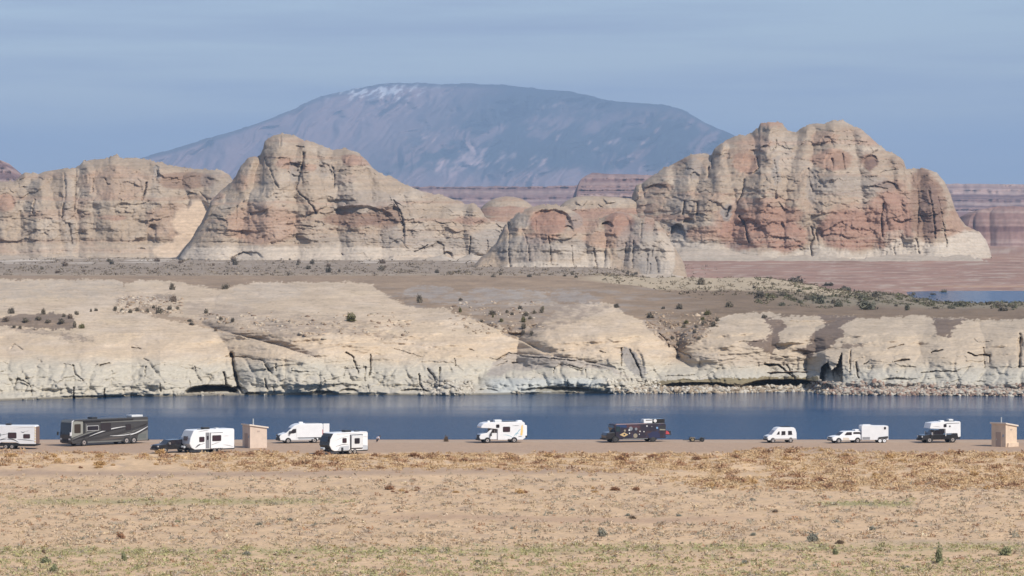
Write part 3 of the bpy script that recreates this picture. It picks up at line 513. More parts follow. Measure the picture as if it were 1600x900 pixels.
POLY_SOIL = [(-700, 400), (-700, 435), (0, 436), (180, 437), (196, 446), (206, 438), (270, 440), (345, 453), (372, 444), (400, 440), (560, 441), (585, 448), (605, 462), (640, 478), (700, 484), (740, 500), (780, 508), (803, 530), (822, 528), (838, 512), (850, 500), (880, 480), (930, 472), (965, 480), (1005, 502), (1030, 518), (1045, 540), (1060, 548), (1090, 530), (1118, 502), (1150, 490), (1200, 487), (1230, 496), (1330, 493), (1350, 497), (1420, 494), (1470, 496), (1560, 500), (1640, 500), (2300, 500), (2300, 400)]
POLYS = [
    ('greyslick', 0.8, [(-700, 436), (180, 438), (200, 450), (190, 462), (100, 466), (-700, 470)]),
    ('greyslick', 0.7, [(370, 450), (420, 441), (480, 446), (470, 462), (400, 474), (350, 480)]),
    ('dry', 0.5, [(290, 470), (400, 482), (470, 492), (560, 500), (640, 510), (560, 512), (450, 505), (350, 500), (280, 490)]),
    ('greyslick', 0.8, [(790, 455), (852, 454), (862, 470), (900, 480), (860, 488), (800, 482)]),
    ('greyslick', 0.9, [(1000, 545), (1060, 550), (1190, 552), (1250, 570), (1180, 572), (1050, 566)]),
    ('lilac', 0.8, [(632, 462), (640, 449), (660, 446), (700, 447), (727, 460), (740, 450), (760, 448), (792, 453), (812, 452), (850, 453), (858, 462), (868, 452), (905, 452), (940, 470), (935, 476), (880, 472), (800, 474), (740, 476), (700, 474), (660, 468)]),
    ('dry', 0.8, [(730, 482), (900, 474), (960, 482), (900, 500), (850, 520), (825, 530), (800, 520), (770, 500)]),
    ('dry', 0.8, [(1000, 500), (1090, 510), (1110, 520), (1060, 550), (1045, 542)]),
    ('soild', 0.9, [(1192, 494), (1228, 500), (1222, 520), (1212, 540), (1207, 556), (1190, 545), (1160, 534), (1196, 530), (1206, 518), (1196, 502)]),
    ('soild', 0.9, [(1278, 494), (1340, 494), (1315, 512), (1322, 520), (1292, 545), (1256, 560), (1250, 548), (1266, 535), (1262, 524), (1278, 516), (1290, 505)]),
    ('soild', 0.9, [(1455, 496), (1512, 499), (1488, 515), (1482, 530), (1466, 520), (1458, 506)]),
    ('soild', 0.7, [(1318, 540), (1350, 536), (1345, 543), (1318, 545)]),
    ('soild', 0.8, [(-120, 490), (0, 497), (25, 491), (105, 491), (122, 503), (112, 514), (50, 512), (0, 509), (-120, 506)]),
    ('dry', 0.9, [(10, 511), (60, 514), (105, 520), (125, 526), (152, 537), (118, 533), (70, 524), (30, 518)]),
    ('dry', 0.8, [(182, 470), (196, 462), (262, 460), (290, 468), (250, 470), (200, 474)]),
    ('soil', 0.8, [(196, 482), (225, 476), (262, 484), (270, 494), (300, 500), (330, 512), (300, 508), (240, 494)]),
    ('ochre', 0.8, [(280, 497), (330, 500), (360, 512), (420, 520), (450, 536), (400, 530), (350, 520), (310, 508)]),
    ('dry', 0.85, [(380, 500), (520, 502), (560, 512), (640, 526), (600, 530), (520, 520), (470, 530), (430, 524)]),
    ('grey', 0.8, [(970, 541), (978, 540), (996, 555), (1008, 575), (1010, 594), (995, 585), (975, 574)]),
    ('grey', 0.55, [(663, 576), (674, 574), (686, 596), (690, 612), (678, 612)]),
    ('grey', 0.30, [(385, 566), (396, 572), (400, 600), (384, 604)]),
    ('olive', 0.8, [(1017, 594), (1180, 590), (1280, 588), (1288, 600), (1250, 610), (1100, 602), (1020, 606)]),
    ('olive', 0.5, [(830, 606), (900, 602), (960, 604), (960, 612), (840, 613)]),
]
def shore_color(PX, PY, T=None, B=None):
    B = WATERLINE(PX); WX, WY = _prep(PX, PY); _fine[0] = 2 * fbm(PX / 5, PY / 3, 3, 561, 0.7); _fine[1] = 2 * fbm(PX / 5, PY / 3, 3, 565, 0.7)
    c = np.broadcast_to(SLICK, PX.shape + (3,)).copy()
    c = mixc(c, SLICK2, sstep(-0.15, 0.4, fbm(PX / 70, PY / 14, 4, 501)) * 0.8)
    c = mixc(c, np.array([0.55, 0.43, 0.29]), sstep(0.0, 0.5, fbm(PX / 90, PY / 12, 3, 507)) * 0.5)
    c = mixc(c, DRY * 1.35, sstep(0.15, 0.6, fbm(PX / 60, PY / 8, 4, 511, 0.6)) * 0.42)
    c = mixc(c, RINGS, sstep(550, 580, PY + 8 * fbm(PX / 60, PY / 30, 3, 515)) * 0.9)
    c = mixc(c, GREY * 1.45, sstep(0.05, 0.5, fbm(PX / 22, PY / 9, 4, 517, 0.6)) * sstep(560, 590, PY) * 0.45)
    c = mixc(c, np.array([0.43, 0.44, 0.41]), sstep(586, 596, PY) * sstep(740, 780, PX) * sstep(960, 930, PX) * 0.8)
    c = mixc(c, LILAC * 1.05, pm(WX, WY, [(770, 565), (800, 552), (880, 556), (960, 572), (990, 590), (960, 580), (880, 572), (800, 580), (760, 590)]) * 0.7)
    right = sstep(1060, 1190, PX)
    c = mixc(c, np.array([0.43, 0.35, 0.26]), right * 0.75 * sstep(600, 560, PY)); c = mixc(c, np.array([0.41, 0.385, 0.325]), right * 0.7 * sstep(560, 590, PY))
    m = pm(WX, WY, POLY_SOIL)
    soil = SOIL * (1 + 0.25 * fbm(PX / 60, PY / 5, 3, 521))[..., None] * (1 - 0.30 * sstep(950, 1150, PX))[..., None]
    c = c * (1 - m[..., None]) + soil * m[..., None]
    thin = sstep(0.0, 0.22, fbm(PX / 60, PY / 6, 5, 523, 0.6)) * m * sstep(445, 455, PY) * sstep(1150, 1000, PX)
    c = mixc(c, LILAC * 0.9, thin * 0.6)
    brk = 0.35 + 0.65 * sstep(-0.12, 0.10, fbm(PX / 20, PY / 5, 4, 571, 0.65))
    for k, st, pts in POLYS: c = mixc(c, KEYS[k], pm(WX, WY, pts) * st * (brk if k in ('lilac', 'dry', 'greyslick', 'ochre') else 1))
    # rubble belt by the water on the right is redder
    c = mixc(c, np.array([0.22, 0.13, 0.10]), sstep(596, 606, PY) * sstep(1265, 1300, PX) * sstep(-0.2, 0.3, fbm(PX / 9, PY / 3.2, 3, 531)) * 0.75)
    c = mixc(c, np.array([0.17, 0.12, 0.085]), sstep(597, 604, PY) * sstep(1000, 1030, PX) * sstep(1310, 1280, PX) * 0.6)
    # damp dark line at the waterline
    c = mixc(c, np.array([0.13, 0.11, 0.08]), sstep(3.5, 0.5, B - PY) * 0.8)
    upc = sstep(545, 500, PY)
    c = c * (1 + upc * (0.26 * fbm(PX / 26, PY / 1.7, 5, 551, 0.7) + 0.24 * fbm(PX / 70, PY / 6, 4, 553, 0.55)))[..., None]
    c = mixc(c, np.array([0.25, 0.18, 0.12]), upc * sstep(0.22, 0.42, fbm(PX / 16, PY / 1.3, 4, 557, 0.7)) * 0.5)
    c = mixc(c, DRY * 1.15, np.clip(np.exp(-np.clip(prof(CREST[0][0])(PX) - PY, 0, None) / 14) * (PY < prof(CREST[0][0])(PX)) * sstep(280, 330, PX) * sstep(520, 470, PX) * 0.8, 0, 1))
    # joints carry dark varnish
    j = np.zeros(PX.shape)
    for pts, wd, dp in SHC:
        if dp >= 4: j = np.maximum(j, np.exp(-(pdist(WX, WY, pts) / (wd * 0.9)) ** 2))
    c = mixc(c, np.array([0.13, 0.095, 0.07]), j * 0.0)
    c *= (1 + 0.11 * fbm(PX / 5, PY / 1.8, 3, 541, 0.7) + 0.05 * strata(PX, PY, 543, 2.2, 3, 0.04))[..., None]
    return np.clip(c, 0.02, 0.8)
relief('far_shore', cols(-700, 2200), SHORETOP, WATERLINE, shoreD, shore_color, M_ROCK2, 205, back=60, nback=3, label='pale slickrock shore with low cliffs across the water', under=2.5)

# ------------------------------------------------------------------ ground behind the shore, out to the horizon
_zL = prof([(850, 8), (912, 11), (1050, 12.0), (1300, 12.0), (1430, 12.0), (1480, 12.2), (1560, 11.2), (1900, 8), (2200, 7), (3000, 4), (6000, 2), (60000, 0)])
_zM = prof([(850, 7), (950, 10), (1050, 11), (1200, 11.3), (1350, 11.0), (1470, 11.8), (1530, 10), (1600, 4), (1700, 0.6), (1900, 1.0), (2100, 2.2), (2400, 4.0), (3000, 3), (6000, 1), (60000, 0)])
_zQ = prof([(850, 7), (950, 10), (1050, 11), (1200, 10.2), (1350, 9.0), (1470, 7.2), (1530, 5), (1600, 1.6), (1640, 0.9), (1795, 0.7), (1812, 0.7), (1900, 0.8), (2100, 2.0), (2400, 3.8), (3000, 3), (6000, 1), (60000, 0)])
_zR = prof([(850, 7), (950, 10), (1050, 10.8), (1130, 10.2), (1200, 9.2), (1350, 6.3), (1480, 3.2), (1540, 1.2), (1600, -1), (1795, -1), (1812, 0.05), (1900, 0.6), (2100, 2.0), (2400, 3.8), (3000, 3), (6000, 1), (60000, 0)])
def groundz(PX, D):
    a = sstep(930, 1080, PX); b = sstep(1180, 1350, PX); c = sstep(1350, 1500, PX)
    z = _zL(D) * (1 - a) + _zM(D) * a
    z = z * (1 - b) + _zQ(D) * b
    z = z * (1 - c) + _zR(D) * c
    land = np.clip(z, 0, 1)
    return z + (0.45 * fbm(PX / 40, D / 60, 4, 601) + 0.12 * fbm(PX / 6, D / 12, 3, 605)) * land * sstep(60000, 2000, D)
def ground_color(PX, PY, D):
    n = fbm(PX / 70, PY / 4, 4, 611); n2 = fbm(PX / 14, PY / 1.6, 3, 613)
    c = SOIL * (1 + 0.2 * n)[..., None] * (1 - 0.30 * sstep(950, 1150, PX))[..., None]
    scrub = np.array([0.275, 0.215, 0.16])
    c = mixc(c, scrub, sstep(1490, 1540, D)); c = mixc(c, np.array([0.33, 0.255, 0.18]), np.exp(-((PY - 429) / 1.6) ** 2) * 0.8)
    c = mixc(c, np.array([0.36, 0.30, 0.24]), sstep(0.1, 0.4, n2) * sstep(1500, 1560, D) * 0.6)
    c = mixc(c, np.array([0.55, 0.48, 0.40]), sstep(0.05, 0.2, fbm(PX / 90, PY / 3, 3, 619)) * sstep(415, 408, PY) * sstep(1560, 1700, D) * 0.85)
    dune = sstep(880, 960, PX + 40 * n) * sstep(1430, 1330, PX + 60 * (PY - 450) / 20) * sstep(1300, 1340, D + 30 * n) * sstep(1640, 1560, D)
    c = mixc(c, np.array([0.43, 0.345, 0.235]), dune * 0.95)
    band = sstep(1180, 1300, PX) * sstep(1130, 1200, D + 25 * n2) * sstep(1640, 1560, D)
    c = mixc(c, np.array([0.235, 0.195, 0.135]), band * (1 - dune) * 0.9)
    c = mixc(c, np.array([0.50, 0.43, 0.33]), np.exp(-((PY - (447 + (PX - 1370) * 0.13)) / 1.5) ** 2) * sstep(1370, 1390, PX) * sstep(1500, 1470, PX) * 0.9)
    red = sstep(1040, 1060, PX) * sstep(1600, 1680, D)
    rc = np.array([0.30, 0.185, 0.14]) * (1 + 0.5 * fbm(PX / 120, PY / 2.4, 4, 631, 0.6))[..., None]
    rc = mixc(rc, np.array([0.33, 0.24, 0.18]), sstep(0.0, 0.4, fbm(PX / 80, PY / 3, 4, 641)) * 0.4)
    rc = mixc(rc, np.array([0.45, 0.36, 0.29]), sstep(0.05, 0.35, fbm(PX / 45, PY / 2.0, 4, 637, 0.6)) * 0.6)
    rc = mixc(rc, np.array([0.50, 0.33, 0.20]), np.exp(-((PY - 447.5) / 1.0) ** 2) * 0.6 * sstep(1350, 1550, PX))
    c = c * (1 - red[..., None]) + rc * red[..., None]
    c = mixc(c, np.array([0.24, 0.13, 0.11]), sstep(2900, 3600, D))
    return np.clip(c, 0.01, 0.8)
def make_ground():
    xs = np.concatenate([np.arange(-900, -60, 30), np.arange(-60, 1660, 4.0), np.arange(1660, 2500, 30)])
    Ds = np.concatenate([np.linspace(905, 1600, 150, endpoint=False), np.linspace(1600, 2600, 120, endpoint=False), np.geomspace(2600, 60000, 60)])
    PX, D = np.meshgrid(xs, Ds)
    Z = groundz(PX, D)
    PY = HOR + (HC - Z) / D * F
    # tuck it under the shore sheet where that one is in front
    T = SHORETOP(PX); Z = Z - 5.0 * sstep(0.0, 3.0, PY - T - 0.6)
    PX2 = PX
    V = np.stack([(PX2 - 800) / F * D, D, Z], -1)
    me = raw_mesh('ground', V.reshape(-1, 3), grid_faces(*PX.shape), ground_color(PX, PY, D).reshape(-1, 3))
    link('ground', me, M_SOIL, kind='structure', label='brown desert plain and red flats behind the shore')
make_ground()

# ------------------------------------------------------------------ water
def make_water():
    m = bpy.data.materials.new('lake_water'); m.use_nodes = True; t = m.node_tree; b = t.nodes['Principled BSDF']
    b.inputs['Base Color'].default_value = (0.006, 0.05, 0.125, 1); b.inputs['IOR'].default_value = 1.26
    tc = t.nodes.new('ShaderNodeTexCoord'); mp = t.nodes.new('ShaderNodeMapping'); mp.inputs['Scale'].default_value = (0.7, 1.6, 1)
    n1 = t.nodes.new('ShaderNodeTexNoise'); n1.inputs['Scale'].default_value = 1.3; n1.inputs['Detail'].default_value = 4
    t.links.new(tc.outputs['Object'], mp.inputs[0]); t.links.new(mp.outputs[0], n1.inputs['Vector'])
    # wind patches: the lee under the far cliffs stays calm
    mp2 = t.nodes.new('ShaderNodeMapping'); mp2.inputs['Scale'].default_value = (0.012, 0.05, 1)
    n2 = t.nodes.new('ShaderNodeTexNoise'); n2.inputs['Scale'].default_value = 1.0; n2.inputs['Detail'].default_value = 5
    t.links.new(tc.outputs['Object'], mp2.inputs[0]); t.links.new(mp2.outputs[0], n2.inputs['Vector'])
    sx = t.nodes.new('ShaderNodeSeparateXYZ'); t.links.new(tc.outputs['Object'], sx.inputs[0])
    g = t.nodes.new('ShaderNodeMapRange'); g.inputs[1].default_value = 838; g.inputs[2].default_value = 785; g.inputs[3].default_value = 0.0; g.inputs[4].default_value = 1.0
    g.interpolation_type = 'SMOOTHSTEP'
    ma0 = t.nodes.new('ShaderNodeMath'); ma0.operation = 'MULTIPLY_ADD'; ma0.inputs[1].default_value = 60; ma0.inputs[2].default_value = -30
    t.links.new(n2.outputs['Fac'], ma0.inputs[0])
    ma1 = t.nodes.new('ShaderNodeMath'); ma1.operation = 'ADD'; t.links.new(sx.outputs['Y'], ma1.inputs[0]); t.links.new(ma0.outputs[0], ma1.inputs[1])
    t.links.new(ma1.outputs[0], g.inputs[0])
    g2 = t.nodes.new('ShaderNodeMapRange'); g2.inputs[1].default_value = 950; g2.inputs[2].default_value = 1100; g2.inputs[4].default_value = 0.22; t.links.new(sx.outputs['Y'], g2.inputs[0])
    gm = t.nodes.new('ShaderNodeMath'); gm.operation = 'MAXIMUM'; t.links.new(g.outputs[0], gm.inputs[0]); t.links.new(g2.outputs[0], gm.inputs[1]); g = gm
    mul = t.nodes.new('ShaderNodeMapRange'); mul.inputs[1].default_value = 0; mul.inputs[2].default_value = 1; mul.inputs[3].default_value = 0.12; mul.inputs[4].default_value = 1.6
    t.links.new(g.outputs[0], mul.inputs[0])
    rg = t.nodes.new('ShaderNodeMapRange'); rg.inputs[3].default_value = 0.08; rg.inputs[4].default_value = 0.27
    t.links.new(g.outputs[0], rg.inputs[0]); t.links.new(rg.outputs[0], b.inputs['Roughness'])
    bp = t.nodes.new('ShaderNodeBump'); bp.inputs['Strength'].default_value = 1.0
    t.links.new(mul.outputs[0], bp.inputs['Distance']); t.links.new(n1.outputs['Fac'], bp.inputs['Height']); t.links.new(bp.outputs[0], b.inputs['Normal'])
    me = raw_mesh('lake', [(-3000, 640, 0), (3000, 640, 0), (3000, 2600, 0), (-3000, 2600, 0)], [[0, 1, 2, 3]], smooth=False)
    link('lake', me, m, kind='structure')
make_water()

# ------------------------------------------------------------------ far mesas and the mountain
def far_sheet(name, x0, x1, toppts, botrow, D0, tilt, relf, colf, nrow, a, back, label, step=2.0):
    top = jag(toppts, a, hash(label) % 50 + 3, 9.0)
    return relief(name, cols(x0, x1, step, coarse=12), top, lambda x: botrow + 0 * x, lambda X, Y, T, B: D0 + tilt * (B - Y) - relf(X, Y), colf, M_FAR, nrow, back=back, label=label, under=20)
MES = np.array([0.24, 0.15, 0.13]); MESP = np.array([0.36, 0.26, 0.22]); MESD = np.array([0.12, 0.07, 0.07])
def mesa_col(seed, per=4.0):
    def f(X, Y, T, B):
        s = strata(X, Y, seed, per, 1.5)
        c = np.broadcast_to(MES, X.shape + (3,)).copy(); c = mixc(c, MESP, sstep(0.05, 0.5, s) * 0.8); c = mixc(c, MESD, sstep(-0.05, -0.5, s) * 0.7)
        return c * (1 + 0.2 * fbm(X / 9, Y / 4, 3, seed + 4))[..., None]
    return f
def mesa_rel(seed, a=60, b=20):
    return lambda X, Y: 0.7 * a * fbm(X / 60, Y / 40, 3, seed) + 0.35 * b * fbm(X / 10, Y / 12, 2, seed + 2) + 26 * strata(X, Y, seed + 3, 6, 2)
far_sheet('mesa', 1440, 2400, [(1440, 290), (1482, 287), (1560, 287.5), (1600, 288), (1700, 288), (2000, 285), (2400, 288)], 345, 8600, 9.0, mesa_rel(701, 90, 40), mesa_col(703), 60, 0.5, 2500, 'long flat-topped purple mesa on the right horizon')
far_sheet('mesa', 590, 1100, [(590, 294), (640, 291), (690, 292), (760, 291), (830, 292), (900, 289), (1000, 288), (1100, 288)], 340, 8900, 8.0, mesa_rel(711, 80, 40), mesa_col(713), 50, 0.7, 2500, 'far purple mesa line below the mountain')
far_sheet('mesa', 895, 1062, [(895, 330), (903, 291), (908, 280), (918, 273), (926, 270), (934, 270), (950, 272), (980, 272), (1010, 273), (1040, 276), (1062, 279)], 335, 6500, 7.0, mesa_rel(721, 40, 20), mesa_col(723, 6), 50, 0.5, 1200, 'small stepped mesa below the right end of the mountain', 1.5)
far_sheet('mesa', 1508, 1900, [(1508, 392), (1513, 350), (1518, 336), (1530, 329), (1548, 324), (1562, 322), (1580, 322), (1605, 323), (1700, 320), (1900, 324)], 392, 3050, 2.0, lambda X, Y: 9 * fbm(X / 30, Y / 60, 3, 731) + 12 * lobes(X, Y, [(1580, 345, 36, 24, 2.2), (1535, 350, 14, 24, 1.4), (1556, 345, 10, 20, 1.2)], seed=6) + 2 * fbm(X / 9, Y / 20, 2, 733), mesa_col(735, 11), 60, 0.6, 500, 'dark red cliff-sided mesa at the right edge', 1.5)
far_sheet('mesa', -420, 60, [(-420, 250), (-200, 236), (-60, 240), (0, 249), (8, 258), (16, 268), (24, 277), (30, 290), (60, 320)], 360, 5200, 4.0, mesa_rel(741, 30, 12), mesa_col(743, 9), 60, 0.6, 700, 'red peak at the left edge behind the sandstone', 1.5)
MT = [(-900, 299), (-300, 297), (0, 290), (60, 281), (140, 264), (190, 254), (220, 247), (260, 236), (300, 224), (350, 209), (380, 200), (415, 188), (440, 179), (465, 168), (485, 157), (500, 151), (520, 146), (545, 141), (580, 134), (605, 131), (640, 130), (700, 131), (760, 131), (800, 134), (840, 139), (880, 142), (920, 149), (960, 158), (1000, 161), (1045, 165), (1060, 169), (1080, 179), (1100, 191), (1120, 200), (1140, 208), (1180, 228), (1240, 250), (1340, 270), (1480, 289), (1700, 297), (2400, 299)]
def mt_rel(X, Y):
    q = X + 0.9 * (Y - 130)
    return 2300 * fbm(q / 150, Y / 160, 3, 751, 0.45) + 900 * ridge(q / 60 + 0.4 * noise(X / 40, Y / 40, 3), Y / 150, 3, 755) + 130 * fbm(X / 14, Y / 11, 3, 757)
def mt_col(X, Y, T, B):
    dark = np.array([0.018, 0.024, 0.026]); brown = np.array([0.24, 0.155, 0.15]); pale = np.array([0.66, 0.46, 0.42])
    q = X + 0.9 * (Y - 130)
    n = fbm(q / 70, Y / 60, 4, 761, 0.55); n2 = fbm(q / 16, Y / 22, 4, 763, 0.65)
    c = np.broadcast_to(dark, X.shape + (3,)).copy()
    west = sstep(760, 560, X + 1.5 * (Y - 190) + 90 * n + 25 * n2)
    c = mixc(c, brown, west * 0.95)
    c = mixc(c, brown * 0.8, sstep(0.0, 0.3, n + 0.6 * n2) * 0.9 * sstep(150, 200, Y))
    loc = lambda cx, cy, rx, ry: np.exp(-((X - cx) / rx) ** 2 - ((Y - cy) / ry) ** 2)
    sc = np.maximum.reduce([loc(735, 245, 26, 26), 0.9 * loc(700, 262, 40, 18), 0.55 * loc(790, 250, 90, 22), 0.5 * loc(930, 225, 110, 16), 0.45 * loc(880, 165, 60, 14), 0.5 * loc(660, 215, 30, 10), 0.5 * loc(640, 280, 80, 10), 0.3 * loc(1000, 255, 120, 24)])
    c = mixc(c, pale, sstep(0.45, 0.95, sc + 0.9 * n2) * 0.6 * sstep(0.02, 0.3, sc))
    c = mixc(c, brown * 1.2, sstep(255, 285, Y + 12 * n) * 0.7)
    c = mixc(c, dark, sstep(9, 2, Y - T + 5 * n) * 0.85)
    sn = sstep(0.10, 0.42, fbm(q / 9, Y / 9, 4, 773, 0.65) + 0.40 * loc(607, 141, 24, 8) + 0.22 * loc(556, 148, 24, 7))
    c = mixc(c, np.array([0.78, 0.78, 0.80]), np.clip(sn * loc(590, 144, 70, 14) * 1.2, 0, 0.8))
    return c
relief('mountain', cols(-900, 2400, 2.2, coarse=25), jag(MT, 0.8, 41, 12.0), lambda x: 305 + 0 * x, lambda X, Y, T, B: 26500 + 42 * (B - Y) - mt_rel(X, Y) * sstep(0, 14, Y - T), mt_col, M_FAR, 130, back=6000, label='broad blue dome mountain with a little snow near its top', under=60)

# ------------------------------------------------------------------ air
def make_haze():
    m = bpy.data.materials.new('haze'); m.use_nodes = True; t = m.node_tree; t.nodes.clear()
    o = t.nodes.new('ShaderNodeOutputMaterial'); v = t.nodes.new('ShaderNodeVolumePrincipled')
    v.inputs['Color'].default_value = (0.52, 0.72, 1.0, 1); v.inputs['Density'].default_value = HAZE; v.inputs['Anisotropy'].default_value = -0.03
    t.links.new(v.outputs[0], o.inputs['Volume'])
    x, y0, y1, z0, z1 = 26000, -120, 62000, -70, 830
    V = [(-x, y0, z0), (x, y0, z0), (x, y1, z0), (-x, y1, z0), (-x, y0, z1), (x, y0, z1), (x, y1, z1), (-x, y1, z1)]
    me = raw_mesh('haze', V, [[0, 3, 2, 1], [4, 5, 6, 7], [0, 1, 5, 4], [1, 2, 6, 5], [2, 3, 7, 6], [3, 0, 4, 7]], smooth=False)
    link('haze', me, m, kind='stuff', label='thin blue desert haze')
HAZE = 3.9e-5
make_haze()

# ------------------------------------------------------------------ near beach
BD = 637.0; BZ = 4.6
def beachz(PX, D):
    z = np.interp(D, [-40, 0, 60, 200, 330, 420, 637, 648, 664, 700, 720], [38.2, 38.0, 30, 12, 6.0, BZ, BZ, 4.2, 2.0, -2.0, -3])
    k = sstep(330, 420, D) * sstep(652, 640, D)
    berm = sstep(560, 572, D) * sstep(606, 590, D)
    return z + k * (0.16 * fbm(PX / 90, D / 16, 3, 801) + 0.05 * fbm(PX / 12, D / 3, 3, 803)) * sstep(622, 606, D) + 0.35 * berm * (0.6 + fbm(PX / 60, D / 8, 2, 807))
SANDB = np.array([0.565, 0.395, 0.24]); ROADC = np.array([0.385, 0.27, 0.19])
def beach_row(D): return HOR + (HC - BZ) / np.maximum(D, 60) * F
def beach_color(PX, PY, D):
    n = fbm(PX / 60, PY / 6, 4, 811); n2 = fbm(PX / 16, PY / 2.5, 4, 813, 0.65)
    c = SANDB * (1 + 0.16 * n2)[..., None]
    c = mixc(c, np.array([0.60, 0.415, 0.25]), sstep(0, 0.5, n) * 0.7)
    c = mixc(c, np.array([0.42, 0.305, 0.215]), sstep(0.05, 0.4, fbm(PX / 30, PY / 5, 4, 817)) * 0.6)
    c = c * (1 + 0.13 * fbm(PX / 150, PY / 14, 3, 821) + 0.10 * sstep(0.1, 0.3, fbm(PX / 40, PY / 5, 4, 823)))[..., None]
    road = sstep(711, 705, PY + 2.5 * n)
    c = mixc(c, ROADC * 1.0, road * 0.92)
    c = mixc(c, np.array([0.42, 0.33, 0.25]), np.exp(-((PY - 690) / 1.6) ** 2) * 0.6)
    tr = np.exp(-((PY - (739 + 2 * np.sin(PX / 190.0) + np.clip(PX - 900, 0, 400) * 0.0)) / 4.0) ** 2) * sstep(1060, 900, PX + 60 * n)
    c = mixc(c, ROADC * 0.98, tr * 0.85)
    tr2 = np.exp(-((PY - (812 - 0.012 * (PX - 700) + 5 * np.sin(PX / 130.0))) / 5.0) ** 2) * sstep(540, 640, PX) * sstep(1260, 1050, PX)
    c = mixc(c, np.array([0.43, 0.285, 0.185]), tr2 * 0.8)
    tr3 = np.exp(-((PY - (846 + 0.012 * (PX - 1350))) / 3.5) ** 2) * sstep(1310, 1380, PX)
    c = mixc(c, np.array([0.44, 0.33, 0.22]), tr3 * 0.8)
    gr = np.exp(-((PY - (862 - 6 * sstep(700, 1100, PX) + 3 * n)) / 6.5) ** 2) * (0.45 + 0.5 * sstep(-0.2, 0.3, n)) * sstep(-0.3, 0.2, n2)
    gr = np.maximum(gr, np.exp(-((PY - (784 + 3 * n)) / 4.5) ** 2) * (sstep(20, 60, PX) * sstep(560, 430, PX)) * 0.6)
    gr = np.maximum(gr, np.exp(-((PY - (788 + 2 * n)) / 3.5) ** 2) * (sstep(1270, 1300, PX) * sstep(1440, 1400, PX)) * 0.9)
    c = mixc(c, np.array([0.30, 0.27, 0.13]), np.clip(gr * 1.1, 0, 0.85))
    return np.clip(c, 0.02, 0.7)
def make_beach():
    xs = np.concatenate([np.arange(-1200, -60, 40), np.arange(-60, 1660, 5.0), np.arange(1660, 2800, 40)])
    Ds = np.concatenate([np.linspace(-20, 380, 40, endpoint=False), np.linspace(380, 560, 190, endpoint=False), np.linspace(560, 660, 110, endpoint=False), np.linspace(660, 720, 12)])
    PX, D = np.meshgrid(xs, Ds)
    Z = beachz(PX, D)
    De = np.maximum(D, 120)
    V = np.stack([(PX - 800) / F * De, D, Z], -1)
    me = raw_mesh('beach', V.reshape(-1, 3), grid_faces(*PX.shape), beach_color(PX, beach_row(D), D).reshape(-1, 3))
    link('beach', me, mat_attr('beach_sand', scale=1.6, amp=0.13, bump=0.08, bscale=3.0), kind='structure', label='flat tan sand beach in the foreground')
make_beach()
# ------------------------------------------------------------------ plants
def leaf_bush(n, rx, rz, leaf, seed, up=0.25, clumps=7, core=0.35):
    """n leaf-sized triangles gathered in uneven clumps through a bush's volume"""
    g = np.random.default_rng(seed)
    cc = g.normal(size=(clumps, 3)); cc /= np.linalg.norm(cc, axis=1)[:, None]; cc[:, 2] = np.abs(cc[:, 2])
    cc *= (0.25 + 0.38 * g.random(clumps))[:, None]
    k = g.integers(0, clumps, n); p = cc[k] + np.clip(g.normal(size=(n, 3)), -1.5, 1.5) * 0.26 * (0.6 + 0.7 * g.random(clumps))[k][:, None]
    p[:, 2] = np.abs(p[:, 2]) + up * 0.2
    p *= np.array([rx, rx, rz])
    a = g.normal(size=(n, 3)); a /= np.linalg.norm(a, axis=1)[:, None]; b = np.cross(a, g.normal(size=(n, 3))); b /= np.linalg.norm(b, axis=1)[:, None]
    s = leaf * (0.6 + 0.8 * g.random((n, 1)))
    V = np.stack([p - a * s, p + a * s * 0.7 + b * s * 0.5, p + b * s], 1).reshape(-1, 3)
    V[:, 2] = np.maximum(V[:, 2], 0.0)
    return V, np.arange(3 * n).reshape(-1, 3)
def mat_leaf(name, col, amp=0.3):
    m = mat_plain(name, col, rough=0.85, spec=0.15, amp=amp, scale=3.0); return m
M_BUSH = [mat_leaf('grey_scrub_leaf', (0.20, 0.17, 0.125)), mat_leaf('olive_leaf', (0.16, 0.145, 0.065)), mat_leaf('dark_scrub_leaf', (0.155, 0.135, 0.105)), mat_leaf('brown_twig', (0.21, 0.16, 0.12)), mat_leaf('green_scrub_leaf', (0.165, 0.16, 0.115))]
BUSH = []
for i in range(5):
    V, Fq = leaf_bush(420, 1.0, 1.15, 0.20, 900 + i, clumps=9 + i)
    BUSH.append((V, Fq))
_bm = {}
def bush_mesh(i, m):
    if (i, m) not in _bm:
        me = raw_mesh('bush', BUSH[i][0], BUSH[i][1], smooth=False); me.materials.append(M_BUSH[m]); _bm[(i, m)] = me
    return _bm[(i, m)]
def near_what(px, where):
    return min(where, key=lambda q: abs(q[0] - px))[1]
BEACHMARK = [(25, 'the cut-off trailer at the left edge'), (163, 'the long dark motorhome'), (265, 'the black towing pickup'), (325, 'the trailer behind the pickup'), (398, 'the left outhouse'), (465, 'the high-roof van'), (538, 'the grey-nosed trailer'), (620, 'the bending person'), (700, 'the faint bush at the brow'), (783, 'the cab-over motorhome'),
             (870, 'the gap left of the painted bus'), (990, 'the painted bus'), (1087, 'the tow dolly'), (1150, 'the gap left of the camper van'), (1219, 'the small camper van'), (1320, 'the white station wagon'), (1365, 'the white box trailer'), (1467, 'the black pickup with camper'), (1569, 'the right outhouse')]
